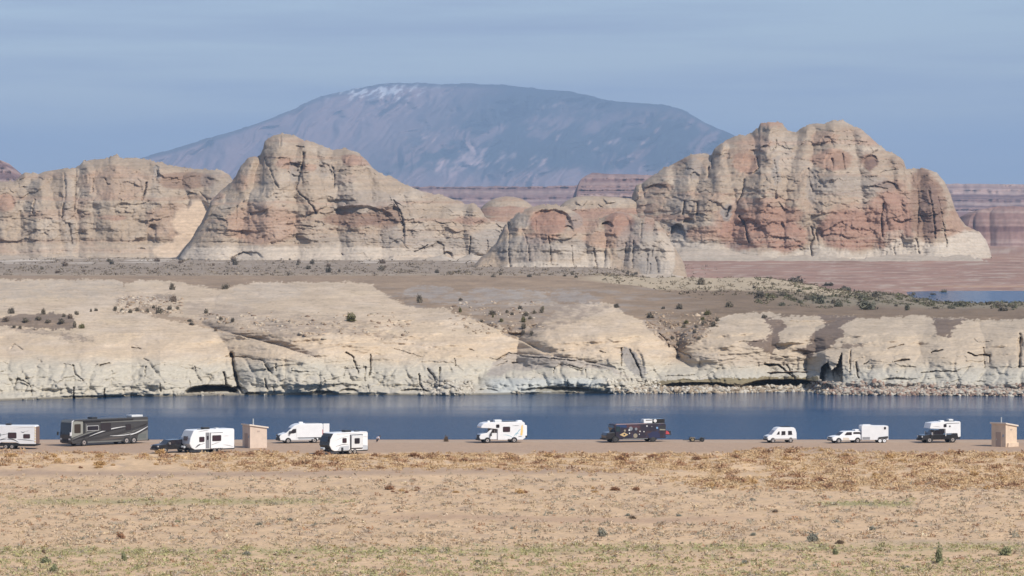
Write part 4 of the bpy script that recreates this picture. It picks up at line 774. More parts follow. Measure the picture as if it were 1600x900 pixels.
LANDMARK = [(60, 'the massif left end'), (180, 'the left massif top'), (300, 'the sand slope'), (440, 'the peak of the central butte'), (590, 'the brown alcove'), (700, 'the right shoulder of the central butte'), (860, 'the red alcove'), (1020, 'the fluted cliff end'), (1110, 'the big butte foot'),
            (1205, 'the flat butte cap'), (1310, 'the big butte top'), (1450, 'the brown butte tower'), (1570, 'the dark red mesa')]
def put_bush(px, py, wpx, hpx, m, label, group=None, D=None, name='desert_bush', on='shore'):
    """a bush whose foot is seen at (px, py)"""
    if on == 'shore':
        D = float(shoreD(np.array([[px]]), np.array([[float(py)]]), fine=True)[0, 0]) - 0.3
    elif D is None:
        Dg = np.linspace(930, 2600, 1400); Z = groundz(np.full(Dg.shape, float(px)), Dg); rows = HOR + (HC - Z) / Dg * F
        j = int(np.argmin(np.abs(rows - py) + 0.002 * (Dg - 930) / 100)); D = float(Dg[j])
    x, y, z = P(px, py, D)
    if on == 'ground': z = float(groundz(np.array([float(px)]), np.array([D]))[0]) - 0.05
    me = bush_mesh(random.randrange(5), m)
    o = link(name, me, kind=None, label=label, cat='bush', group=group, loc=(x, y, z))
    k = D / F; o.scale = (wpx * k / 2.0, wpx * k / 2.0, hpx * k / 1.15); o.rotation_euler.z = random.random() * 6.28
    return o
# bushes one can single out on the slickrock
for px, py, w_, h_, m, lb in [
    (549, 502, 21, 14, 1, 'round olive bush alone on the pale slickrock in the middle of the far shore'),
    (655, 473, 13, 14, 0, 'grey bush in front of the lilac rock slab'),
    (268, 453, 12, 13, 0, 'upper of two upright grey bushes at the head of the left gully'),
    (271, 472, 12, 13, 3, 'lower of two upright grey bushes in the left gully'),
    (352, 452, 14, 9, 0, 'low grey bush on the brown soil left of the domed rock'),
    (249, 490, 15, 13, 0, 'widest bush at the foot of the left gully'),
    (322, 490, 10, 9, 0, 'small round bush right of the left gully'),
    (363, 503, 8, 8, 2, 'small dark bush above the long left dome'),
    (68, 491, 9, 10, 0, 'small bush standing on the rim above the dark soil hollow at far left'),
    (18, 490, 11, 12, 2, 'leftmost bush on the rim above the dark soil hollow'),
    (1016, 497, 15, 10, 2, 'dark round bush on the rock shoulder left of the middle gully'),
    (1061, 483, 15, 9, 2, 'dark bush on brown soil at the middle of the far shore'),
    (963, 481, 12, 8, 2, 'low dark bush just behind the pale middle dome'),
    (1139, 480, 16, 11, 0, 'grey bush on the brown plain below the sandy rise'),
    (1418, 485, 12, 12, 4, 'dark green bush standing alone before the brown soil at right'),
    (117, 512, 8, 12, 0, 'left of two slim bushes at the right end of the dark soil hollow'),
    (128, 513, 10, 9, 1, 'right of two slim bushes at the right end of the dark soil hollow'),
    (769, 492, 14, 10, 0, 'grey bush left in the gully behind the front dome'),
    (846, 489, 9, 10, 0, 'bush at the right head of the gully behind the front dome')]:
    put_bush(px, py, w_, h_, m, lb)
BHUE = {0: 'grey', 1: 'olive', 2: 'dark', 3: 'brown', 4: 'green'}
def scatter(lst, label, group, m, on='shore'):
    for px, py, w_, h_ in lst:
        mm = random.choice(m)
        put_bush(px, py, w_, h_, mm, BHUE[mm] + ' ' + label + ' under ' + near_what(px, LANDMARK), group, on=on)
scatter([(100, 495, 9, 6), (75, 504, 10, 6), (110, 498, 11, 9), (120, 492, 8, 7), (10, 502, 14, 8), (40, 503, 14, 8), (96, 505, 14, 9), (22, 512, 8, 5), (32, 514, 7, 7), (60, 500, 12, 7)],
        'bush in the dark soil hollow', 'bushes in the left soil hollow', [0, 2, 3])
scatter([(180, 486, 9, 9), (190, 487, 7, 6), (204, 489, 9, 7), (214, 486, 8, 7), (230, 488, 8, 7), (240, 482, 8, 6), (265, 484, 10, 7), (277, 484, 7, 6), (296, 503, 12, 5), (300, 508, 9, 5), (337, 517, 8, 7), (345, 500, 8, 6), (150, 486, 7, 6), (142, 487, 5, 5)],
        'bush in the left gully', 'bushes in the left gully', [0, 0, 3, 2])
scatter([(812, 484, 10, 8), (822, 494, 12, 9), (818, 503, 11, 10), (818, 513, 9, 11), (817, 523, 9, 9), (828, 499, 8, 7), (835, 490, 8, 7), (800, 492, 7, 6), (792, 489, 7, 6), (783, 503, 8, 7), (752, 504, 8, 6), (719, 488, 6, 9), (830, 524, 9, 8), (720, 470, 9, 5), (770, 496, 5, 5), (848, 484, 6, 6)],
        'bush behind the front dome', 'bushes in the gully behind the front dome', [0, 2, 0, 4, 1])
scatter([(1068, 512, 9, 6), (1100, 508, 12, 9), (1115, 510, 12, 9), (1105, 492, 14, 9), (1098, 500, 9, 6), (1072, 505, 10, 6), (1085, 520, 8, 6), (1050, 530, 9, 6), (1092, 530, 8, 5), (1060, 540, 9, 6), (1120, 502, 9, 8), (1036, 483, 8, 5), (1194, 497, 10, 7), (1088, 512, 7, 5)],
        'bush in the rocky gully', 'bushes in the middle gully', [0, 2, 2, 1])
scatter([(-60 - 60 * i, 500 + 6 * (i % 2), 12, 9) for i in range(3)], 'bush on the shore', 'bushes in the left soil hollow', [0])
# the plain
def gscatter(n, x0, x1, y0, y1, w0, w1, label, group, m, seed, up=0.7):
    g = np.random.default_rng(seed)
    for i in range(n):
        w_ = w0 + (w1 - w0) * g.random() ** 1.7
        mm = m[int(g.integers(len(m)))]
        o_ = put_bush(x0 + (x1 - x0) * g.random(), y0 + (y1 - y0) * g.random(), w_, w_ * (up + 0.25 * g.random()), mm, None, group, on='ground')
        k_ = 'wide' if w_ > w0 + 0.45 * (w1 - w0) else ('middling' if w_ > w0 + 0.15 * (w1 - w0) else 'small')
        o_['label'] = k_ + ' ' + BHUE[mm] + ' ' + label + ' under ' + near_what((o_.location.x / o_.location.y) * F + 800, LANDMARK)
gscatter(22, 0, 620, 409, 428, 6, 14, 'bush on the plain', 'bushes on the plain below the left buttes', [0, 2, 3], 1)
gscatter(16, 640, 1050, 425, 434, 6, 12, 'bush at the cliff foot', 'bushes below the fluted cliff', [0, 2], 2, 0.5)
gscatter(22, 1030, 1340, 446, 474, 6, 15, 'bush on the sandy rise', 'bushes on the sandy rise', [2, 4, 0, 2], 3, 0.45)
gscatter(28, 1210, 1480, 458, 480, 7, 17, 'bush in the thicket', 'bushes of the thicket left of the inlet', [4, 2, 0, 4], 4, 0.4)
gscatter(20, 1460, 1640, 474, 486, 7, 18, 'bush before the inlet', 'bushes on the bank before the inlet', [4, 2, 0], 5, 0.3)
for px, py, w_, h_, m, lb in [(1243, 444, 34, 13, 2, 'widest dark bush on the skyline of the sandy rise'), (1293, 447, 24, 7, 2, 'low dark bush right on the skyline of the sandy rise'), (1152, 447, 24, 9, 2, 'broad dark bush left on the skyline of the sandy rise'),
                              (1283, 475, 20, 18, 4, 'large dark green bush in the thicket'), (1186, 466, 20, 14, 2, 'dark bush on the left part of the sandy rise'), (1355, 484, 34, 16, 4, 'widest dark green bush at the right end of the thicket'), (1567, 486, 18, 9, 2, 'dark bush on the bank at the right edge'), (1095, 445, 20, 13, 0, 'grey bush at the left start of the sandy rise')]:
    put_bush(px, py, w_, h_, m, lb, on='ground')

def stuff_mesh(name, V, Fq, col, mat, label):
    me = raw_mesh(name, V, Fq, col, smooth=False); return link(name, me, mat, kind='stuff', label=label)
M_VEG = mat_attr('dry_plant', rough=0.9, scale=6.0, amp=0.12, bump=0, spec=0.1)
def tuft_field(name, label, pts, size, cols_, nblade, seed, flat=0.8, blade=0.32, jit=0.25):
    """many small plants in one object: every plant is nblade leaf triangles in a rough hemisphere"""
    g = np.random.default_rng(seed); n = len(pts); m = n * nblade
    S = np.repeat(size, nblade)[:, None]; Pp = np.repeat(pts, nblade, 0)
    d = g.normal(size=(m, 3)); d[:, 2] = np.abs(d[:, 2]) * flat; d /= np.linalg.norm(d, axis=1)[:, None] + 1e-6
    c = Pp + d * S * (0.25 + 0.75 * g.random((m, 1)) ** 0.5) * np.array([1, 1, flat])
    a = d * 0.7 + g.normal(size=(m, 3)) * 0.6; a /= np.linalg.norm(a, axis=1)[:, None]
    b = np.cross(a, g.normal(size=(m, 3))); b /= np.linalg.norm(b, axis=1)[:, None]
    s = S * blade * (0.6 + 0.8 * g.random((m, 1)))
    V = np.stack([c - a * s - b * s * 0.35, c + b * s * 0.5, c + a * s], 1)
    zmin = np.repeat(pts[:, 2], nblade)[:, None]
    V[:, :, 2] = np.maximum(V[:, :, 2], zmin - 0.03)
    col = np.repeat(cols_, nblade, 0) * (1 + jit * g.normal(size=(m, 1)))
    col = np.repeat(np.clip(col, 0.02, 0.7), 3, 0)
    return stuff_mesh(name, V.reshape(-1, 3), np.arange(3 * m).reshape(-1, 3), col, M_VEG, label)
def beach_pts(n, y0, y1, seed, x0=-220, x1=1820, dens=None):
    """points spread evenly over the ground seen between rows y0 and y1 (near rows cover less ground per row)"""
    g = np.random.default_rng(seed)
    n = int(n * 1.18)
    px = x0 + (x1 - x0) * g.random(n); py = y0 + (y1 - y0) * g.random(n)
    if dens is not None:
        k = g.random(n) < dens(px, py); px = px[k]; py = py[k]
    D = (HC - BZ) * F / (py - HOR); Z = beachz(px, D)
    return px, py, np.stack([(px - 800) / F * D, D, Z], 1)
GOLD = np.array([0.58, 0.41, 0.23]); RUST = np.array([0.38, 0.225, 0.13]); GREYP = np.array([0.46, 0.365, 0.27]); STRAW = np.array([0.60, 0.46, 0.29]); GRN = np.array([0.27, 0.27, 0.115]); BLUEG = np.array([0.25, 0.235, 0.175])
# golden tumbleweed and dry brush belt
LOW = prof([(-60, 742), (0, 737), (200, 722), (330, 738), (560, 737), (800, 737), (1000, 742), (1100, 765), (1250, 768), (1660, 764)])
HIGH = prof([(-60, 703), (0, 703), (160, 706), (230, 712), (300, 708), (420, 705), (520, 712), (640, 708), (860, 707), (1000, 709), (1150, 706), (1190, 699), (1280, 700), (1350, 706), (1480, 705), (1660, 706)])
def dgold(px, py):
    n = fbm(px / 60, py / 6, 4, 851, 0.6); gap = 0.12 + 0.88 * sstep(-0.35, 0.08, n)
    e = sstep(-1, 3, py - HIGH(px)) * sstep(3, -4, py - LOW(px))
    left = np.where(px < 330, 0.55, 1.0); mid = 1 - 0.75 * np.exp(-((py - 743) / 4.0) ** 2) * (px < 1250)
    return e * gap * left * mid
px, py, pp = beach_pts(19000, 700, 772, 31, dens=dgold)
nn = fbm(px / 26, py / 4, 3, 853, 0.6)[:, None]; nn2 = fbm(px / 50, py / 5, 2, 855)[:, None]
cg = GOLD + (RUST - GOLD) * sstep(0.10, 0.26, nn); cg = cg + (STRAW - cg) * sstep(0.0, 0.5, nn2) * 0.6
sz = (0.24 + 0.42 * np.random.default_rng(5).random(len(pp)) ** 2) * (1 + 0.5 * (nn[:, 0] > 0.15))
tuft_field('dry_brush', 'belt of golden and rust dry tumbleweed along the sand road', pp, sz, cg, 26, 33, flat=0.62, blade=0.27, jit=0.05)
# sparse rust brush band behind the belt, then grey scrub everywhere
def dscrub(px, py):
    n = fbm(px / 60, py / 9, 4, 861, 0.6)
    d = sstep(-0.35, 0.25, n) * sstep(738, 752, py)
    d *= 1 - 0.9 * np.exp(-((py - (812 - 0.012 * (px - 700) + 5 * np.sin(px / 130.0))) / 6.0) ** 2) * (px > 560) * (px < 1230)
    d *= 1 - 0.9 * np.exp(-((py - 847) / 4.5) ** 2) * (px > 1330)
    d *= np.where((px > 1040) & (py < 764), 0.2, 1.0)
    return d
px, py, pp = beach_pts(28000, 738, 912, 41, dens=dscrub)
n1 = fbm(px / 16, py / 4, 3, 863, 0.6)[:, None]; n2 = fbm(px / 80, py / 12, 3, 865)[:, None]; r = np.random.default_rng(6).random((len(pp), 1))
cs = GREYP + (STRAW - GREYP) * sstep(-0.2, 0.4, n1); cs = cs + (BLUEG * 1.25 - cs) * (r > 0.86) * 0.7; cs = cs + (RUST * 1.1 - cs) * (r < 0.07)
g1 = np.exp(-((py - (862 - 6 * sstep(700, 1100, px))) / 8.0) ** 2) + 0.8 * np.exp(-((py - 784) / 5.0) ** 2) * ((px < 560) | ((px > 1270) & (px < 1430))) + 0.7 * (py > 868)
cs = cs + (GRN * 1.3 - cs) * np.clip(g1[:, None] * (np.random.default_rng(8).random((len(pp), 1)) < 0.62), 0, 0.8)
sz = 0.14 + 0.36 * np.random.default_rng(9).random(len(pp)) ** 2.4
tuft_field('grey_scrub', 'low grey and straw coloured scrub covering the beach', pp, sz, cs, 14, 43, flat=0.8, blade=0.38, jit=0.15)
px, py, pp = beach_pts(4200, 742, 912, 45, dens=lambda x, y: dscrub(x, y) * sstep(-0.15, 0.3, fbm(x / 36, y / 8, 3, 867)))
r = np.random.default_rng(16).random((len(pp), 1))
cb = np.where(r < 0.5, GREYP * 0.9, np.where(r < 0.8, STRAW, np.where(r < 0.92, BLUEG * 1.1, RUST)))
tuft_field('dry_clumps', 'larger dry grey and straw clumps standing in the scrub', pp, 0.26 + 0.34 * np.random.default_rng(17).random(len(pp)) ** 2, cb, 34, 46, flat=0.75, blade=0.26, jit=0.10)
# green grass streaks
def dgrass(px, py):
    n = fbm(px / 50, py / 6, 3, 871)
    d = np.exp(-((py - (862 - 6 * sstep(700, 1100, px) + 4 * n)) / 5.5) ** 2) * sstep(-0.35, 0.1, n) + 0.7 * sstep(866, 882, py) * sstep(-.2, .25, n)
    d += np.exp(-((py - (783 + 3 * n)) / 4) ** 2) * ((px > 20) & (px < 540)) * sstep(-.2, .2, n) + np.exp(-((py - (788 + 2 * n)) / 3) ** 2) * ((px > 1272) & (px < 1430))
    return d
px, py, pp = beach_pts(26000, 772, 905, 51, dens=dgrass)
cgx = GRN * (0.9 + 0.6 * np.random.default_rng(10).random((len(pp), 1))) + (STRAW - GRN) * 0.25
tuft_field('green_grass', 'thin streaks of fresh green grass crossing the scrub', pp, 0.10 + 0.16 * np.random.default_rng(11).random(len(pp)), cgx, 9, 53, flat=1.0, blade=0.42)
# clods and small stones
px, py, pp = beach_pts(5000, 742, 910, 61, dens=lambda x, y: sstep(-0.3, 0.4, fbm(x / 30, y / 6, 2, 881)))
tuft_field('stones', 'scattered dark clods and small stones on the sand', pp, 0.05 + 0.09 * np.random.default_rng(12).random(len(pp)), np.broadcast_to(np.array([0.17, 0.115, 0.08]), (len(pp), 3)), 5, 63, flat=0.6, blade=0.9)

# grey scrub on the plain below the buttes
def plain_scrub(name, label, n, x0, x1, D0, D1, col, smin, smax, seed, dens=None, nb=10):
    g = np.random.default_rng(seed); px = x0 + (x1 - x0) * g.random(n); D = D0 + (D1 - D0) * g.random(n)
    if dens is not None:
        k = g.random(n) < dens(px, D); px = px[k]; D = D[k]
    z = groundz(px, D); k = z > 0.3; px = px[k]; D = D[k]; z = z[k]
    pts = np.stack([(px - 800) / F * D, D, z], 1)
    cc = np.asarray(col)[g.integers(0, len(col), len(pts))]
    tuft_field(name, label, pts, smin + (smax - smin) * g.random(len(pts)) ** 2, cc, nb, seed + 1, flat=0.8, blade=0.4)
plain_scrub('plain_scrub', 'grey-brown scrub covering the plain at the foot of the buttes', 6000, -100, 1120, 1500, 2250, [(0.22, 0.175, 0.13), (0.26, 0.21, 0.15), (0.17, 0.14, 0.10)], 0.3, 1.4, 71, lambda p, d: 0.15 + 0.85 * sstep(-0.1, 0.3, fbm(p / 50, d / 60, 3, 883)))
plain_scrub('bank_scrub', 'green-grey scrub on the bank in front of the inlet', 5500, 1180, 1700, 1120, 1540, [(0.13, 0.125, 0.07), (0.17, 0.145, 0.10), (0.09, 0.09, 0.05)], 0.3, 1.3, 73, lambda p, d: sstep(-0.1, 0.25, fbm(p / 30, d / 40, 3, 885)) * sstep(1120, 1250, d - 0 * p + 60 * (p < 1300)))
plain_scrub('rise_scrub', 'scattered scrub on the sandy rise', 700, 940, 1400, 1250, 1560, [(0.14, 0.12, 0.08), (0.20, 0.16, 0.11)], 0.3, 1.2, 75)

# rubble along the far waterline
def rubble(name, label, n, x0, x1, y0, y1, s0, s1, cols_, seed, dens=None, foot=True):
    g = np.random.default_rng(seed); px = x0 + (x1 - x0) * g.random(n); up = g.random(n)
    B = WATERLINE(px); py = B - (y0 + (y1 - y0) * up)
    if dens is not None:
        k = g.random(n) < dens(px, B - py); px = px[k]; py = py[k]; up = up[k]
    D = shoreD(px[None], py[None])[0]; D = np.minimum(D, 280000.0 / (WATERLINE(px) - 300) + 3.0) if foot else D
    ico = np.array([(0, 0, 1), (.9, 0, .35), (.28, .85, .4), (-.72, .53, .4), (-.72, -.53, .3), (.28, -.85, .45), (.7, .5, -.5), (-.3, .8, -.5), (-.8, 0, -.5), (-.3, -.8, -.5), (.7, -.5, -.5)])
    fc = np.array([(0, 1, 2), (0, 2, 3), (0, 3, 4), (0, 4, 5), (0, 5, 1), (1, 6, 2), (2, 7, 3), (3, 8, 4), (4, 9, 5), (5, 10, 1), (1, 10, 6), (2, 6, 7), (3, 7, 8), (4, 8, 9), (5, 9, 10)])
    m = len(px); s = s0 + (s1 - s0) * g.random(m) ** 2.5
    V = ico[None] * (1 + 0.9 * (g.random((m, 11, 1)) - 0.5)) * s[:, None, None] * np.stack([1 + 0.6 * g.random(m), 0.8 + 0 * s, 0.55 + 0.35 * g.random(m)], 1)[:, None, :]
    a = g.random(m) * 6.28; ca, sa = np.cos(a)[:, None], np.sin(a)[:, None]
    X = V[..., 0] * ca - V[..., 1] * sa; Y = V[..., 0] * sa + V[..., 1] * ca
    V = np.stack([X, Y, V[..., 2]], -1) + np.stack([(px - 800) / F * D, D - 0.3 * s, HC - (py - HOR) / F * D], 1)[:, None, :]
    Fc = (fc[None] + (np.arange(m) * 11)[:, None, None]).reshape(-1, 3)
    cc = np.asarray(cols_)[g.integers(0, len(cols_), m)] * (0.8 + 0.4 * g.random((m, 1)))
    stuff_mesh(name, V.reshape(-1, 3), Fc, np.repeat(cc, 11, 0), M_ROCK2, label)
rubble('shore_rubble', 'broken pale blocks lying along the right part of the far waterline', 7000, 1268, 1960, -1, 22, 0.12, 0.6, [(0.46, 0.42, 0.35), (0.42, 0.35, 0.28), (0.26, 0.17, 0.13), (0.30, 0.22, 0.17), (0.38, 0.33, 0.27)], 91, lambda x, h: np.where(h < 12, 1, sstep(22, 12, h)) * sstep(1262, 1300, x + 1.5 * h))
rubble('shore_rubble', 'pale boulders under the overhang in the middle of the far waterline', 1700, 958, 1290, -1, 9, 0.12, 0.6, [(0.44, 0.39, 0.31), (0.36, 0.29, 0.21), (0.26, 0.20, 0.14), (0.5, 0.45, 0.37)], 93)
rubble('shore_rubble', 'small broken rock at the foot of the front cliffs', 420, -200, 960, -1, 4, 0.12, 0.45, [(0.46, 0.42, 0.34), (0.28, 0.23, 0.17), (0.40, 0.36, 0.29)], 95, lambda x, h: sstep(0.0, 0.3, fbm(x / 40, x * 0, 2, 887)))
rubble('fallen_rock', 'fan of broken pale blocks right of the grey alcove', 260, 655, 740, 0, 22, 0.12, 0.6, [(0.5, 0.45, 0.37), (0.4, 0.35, 0.28)], 97)
rubble('fallen_rock', 'fan of broken pale blocks below the tall grey scar', 420, 950, 1030, 0, 22, 0.12, 0.6, [(0.54, 0.49, 0.40), (0.44, 0.39, 0.31)], 98)

RC = [(0.42, 0.33, 0.24), (0.34, 0.25, 0.17), (0.24, 0.17, 0.12), (0.5, 0.42, 0.32)]
rubble('gully_rubble', 'tan broken stones lying behind the crest of the long left dome', 1500, 285, 640, 85, 128, 0.12, 0.5, RC, 101, lambda x, h: sstep(0.0, 0.25, fbm(x / 22, h / 7, 3, 891)) * (h > 108 - 0.10 * (x - 285)), False)
rubble('gully_rubble', 'dark and pale stones at the head of the left gully', 380, 180, 285, 128, 155, 0.12, 0.55, RC, 103, None, False)
rubble('gully_rubble', 'stones in the gully behind the front dome', 800, 700, 850, 95, 145, 0.12, 0.5, RC, 105, lambda x, h: sstep(-0.1, 0.25, fbm(x / 22, h / 7, 3, 893)), False)
rubble('gully_rubble', 'stones filling the middle gully', 520, 1010, 1125, 68, 125, 0.12, 0.5, RC[:3], 107, lambda x, h: (h > 62 + abs(x - 1065) * 0.7) * 1.0, False)

# single plants that stand out in the foreground
TW = []
for i in range(4):
    V, Fq = leaf_bush(560, 1.0, 1.0, 0.19, 950 + i, clumps=15); TW.append((V, Fq))
M_TW = [mat_plain('golden_tumbleweed', (0.55, 0.35, 0.16), 0.9, spec=0.1, amp=0.2, scale=4), mat_plain('rust_tumbleweed', (0.33, 0.18, 0.10), 0.9, spec=0.1, amp=0.2, scale=4), mat_plain('grey_sage', (0.28, 0.27, 0.21), 0.9, spec=0.1, amp=0.2, scale=4), mat_plain('green_weed', (0.25, 0.26, 0.14), 0.9, spec=0.1, amp=0.2, scale=4), mat_plain('dark_twigs', (0.17, 0.12, 0.08), 0.9, spec=0.1, amp=0.2, scale=4)]
_tw = {}
def weed(px, py, wpx, hpx, m, name, label, group=None):
    D = (HC - BZ) * F / (py - HOR); z = float(beachz(np.array([float(px)]), np.array([D]))[0])
    if py > 770: wpx *= 0.85; hpx *= 0.85
    i = random.randrange(4)
    if (i, m) not in _tw:
        me = raw_mesh(name, TW[i][0], TW[i][1], smooth=False); me.materials.append(M_TW[m]); _tw[(i, m)] = me
    o = link(name, _tw[(i, m)], label=label, cat='bush', group=group, loc=((px - 800) / F * D, D, z - 0.03)); k = D / F
    o.scale = (wpx * k / 2, wpx * k / 2, hpx * k); o.rotation_euler.z = random.random() * 6.28
for px, py, w_, h_, m, nm, lb in [
    (1270, 845, 28, 18, 2, 'sagebrush', 'grey-green sage bush with a brown foot, largest on the right of the beach'),
    (1312, 850, 18, 9, 4, 'dead_bush', 'low dark dead bush right of the grey-green sage bush'),
    (1467, 880, 16, 36, 3, 'tall_weed', 'tall thin green weed standing near the bottom right'),
    (1572, 868, 28, 16, 3, 'green_bush', 'broad green bush at the bottom right edge'),
    (1305, 866, 14, 14, 3, 'green_bush', 'small green bush below the low dark dead bush'),
    (85, 896, 18, 18, 3, 'tall_weed', 'dark green weed at the bottom left corner'), (72, 880, 20, 12, 3, 'green_bush', 'bright green tuft above the bottom left weed'),
    (193, 876, 12, 18, 3, 'tall_weed', 'slim green weed at the bottom left'), (188, 842, 20, 12, 1, 'dead_bush', 'rusty brown dry bush lying in the lower left scrub'),
    (940, 838, 22, 16, 2, 'sagebrush', 'grey round bush right of the sandy track'), (1060, 806, 14, 5, 2, 'sagebrush', 'flat green-grey plant beside the sandy track'),
    (68, 864, 12, 8, 4, 'dead_bush', 'small dark tuft above the green strip at lower left'), (1362, 828, 18, 9, 2, 'sagebrush', 'grey-green low bush in the stony scrub'), (1374, 826, 8, 8, 4, 'dead_bush', 'dark brown clump beside the grey-green low bush')]:
    weed(px, py, w_, h_, m, nm, lb)
g = np.random.default_rng(77)
HUE = {0: 'golden', 1: 'rust brown', 2: 'grey-green', 3: 'pale green', 4: 'dark brown'}
for (x0, x1, y0, y1, n, grp, kd, ms) in [(560, 1100, 712, 724, 26, 'rust tumbleweeds at the edge of the sand road', 'tumbleweed beside the sand road', [1, 1, 0]),
                                        (1100, 1660, 704, 765, 46, 'tumbleweeds on the right half of the beach', 'tumbleweed', [0, 1, 0]),
                                        (-20, 560, 708, 734, 34, 'tumbleweeds on the left half of the beach', 'tumbleweed', [0, 1, 1, 0]),
                                        (580, 1000, 764, 771, 16, 'rust bushes in a row behind the scrub', 'dry bush past the track', [1, 0]),
                                        (-20, 1640, 775, 895, 60, 'bushes scattered through the scrub', 'bush', [2, 2, 4, 3])]:
    for i in range(n):
        w_ = (8 + 16 * g.random() ** 2) * (0.8 if y0 > 770 else 1)
        px = x0 + (x1 - x0) * g.random(); py = y0 + (y1 - y0) * g.random(); mm = ms[int(g.integers(len(ms)))]
        dist = '' if y1 - y0 < 30 else (' near the bottom' if py > 850 else ' in the scrub') if y0 > 770 else (' front row' if py > 740 else ' back row')
        lb = ('wide ' if w_ > 15 else 'small ') + HUE[mm] + ' ' + kd + dist + ' below ' + near_what(px, BEACHMARK)
        weed(px, py, w_, w_ * (0.30 + 0.18 * g.random()), mm, 'tumbleweed' if y0 < 770 else 'scrub_bush', lb, grp)
# ------------------------------------------------------------------ vehicles
VM = {}
def vm(key, col, rough=0.35, metal=0.0, spec=0.5, amp=0.04, coat=0.0):
    if key not in VM: VM[key] = mat_plain(key, col, rough, metal, spec, amp, 1.2, coat)
    return VM[key]
WHITE = vm('white_paint', (0.80, 0.80, 0.79), 0.35, coat=0.2); OFFW = vm('offwhite_panel', (0.66, 0.66, 0.65), 0.5); GLASS = vm('dark_glass', (0.025, 0.022, 0.028), 0.08, spec=0.7)
TINT = vm('tinted_glass', (0.05, 0.028, 0.035), 0.12, spec=0.6); BLACKP = vm('black_paint', (0.018, 0.018, 0.02), 0.25, coat=0.5); TRIM = vm('black_trim', (0.025, 0.025, 0.025), 0.6)
RUB = vm('tyre_rubber', (0.022, 0.021, 0.02), 0.85); CHROME = vm('bright_rim', (0.75, 0.74, 0.73), 0.22, 0.9); SILV = vm('silver_paint', (0.17, 0.17, 0.155), 0.4, 0.1); DGREY = vm('dark_grey_paint', (0.04, 0.038, 0.037), 0.3, coat=0.2)
MGREY = vm('grey_paint', (0.055, 0.052, 0.05), 0.4, coat=0.1); GREYD = vm('grey_door', (0.22, 0.22, 0.23), 0.5); SILL = vm('dirty_sill', (0.36, 0.32, 0.29), 0.6); LAMP = vm('lamp_glass', (0.7, 0.7, 0.68), 0.12); REDL = vm('red_lamp', (0.45, 0.03, 0.02), 0.3)
AMB = vm('amber_marker', (0.75, 0.55, 0.25), 0.3); UND = vm('underbody', (0.02, 0.02, 0.02), 0.9); LGREY = vm('light_grey_cap', (0.48, 0.50, 0.52), 0.4); CHARC = vm('charcoal_stripe', (0.05, 0.05, 0.055), 0.4)
LBLUE = vm('pale_blue_print', (0.32, 0.52, 0.58), 0.4); YEL = vm('yellow_print', (0.85, 0.58, 0.20), 0.4); PINKG = vm('pale_line', (0.45, 0.43, 0.42), 0.4)

def prism(bm, pts, y0, y1, bev=0.0):
    """side outline (x, z) carried across from y0 to y1"""
    a = [bm.verts.new((x, y0, z)) for x, z in pts]; b = [bm.verts.new((x, y1, z)) for x, z in pts]
    n = len(pts); fs = [bm.faces.new(a), bm.faces.new(b[::-1])]
    for i in range(n): fs.append(bm.faces.new((a[(i + 1) % n], a[i], b[i], b[(i + 1) % n])))
    bmesh.ops.recalc_face_normals(bm, faces=fs)
    if bev:
        es = set(e for f in fs for e in f.edges)
        bmesh.ops.bevel(bm, geom=list(es), offset=bev, segments=2, profile=0.6, affect='EDGES', clamp_overlap=True)
    return fs
def boxb(bm, x0, x1, y0, y1, z0, z1, bev=0.0): return prism(bm, [(x0, z0), (x1, z0), (x1, z1), (x0, z1)], y0, y1, bev)
def cyl(bm, cx, cz, r, y0, y1, n=20, inner=0.0):
    fs = prism(bm, [(cx + r * math.cos(6.28318 * i / n), cz + r * math.sin(6.28318 * i / n)) for i in range(n)], y0, y1)
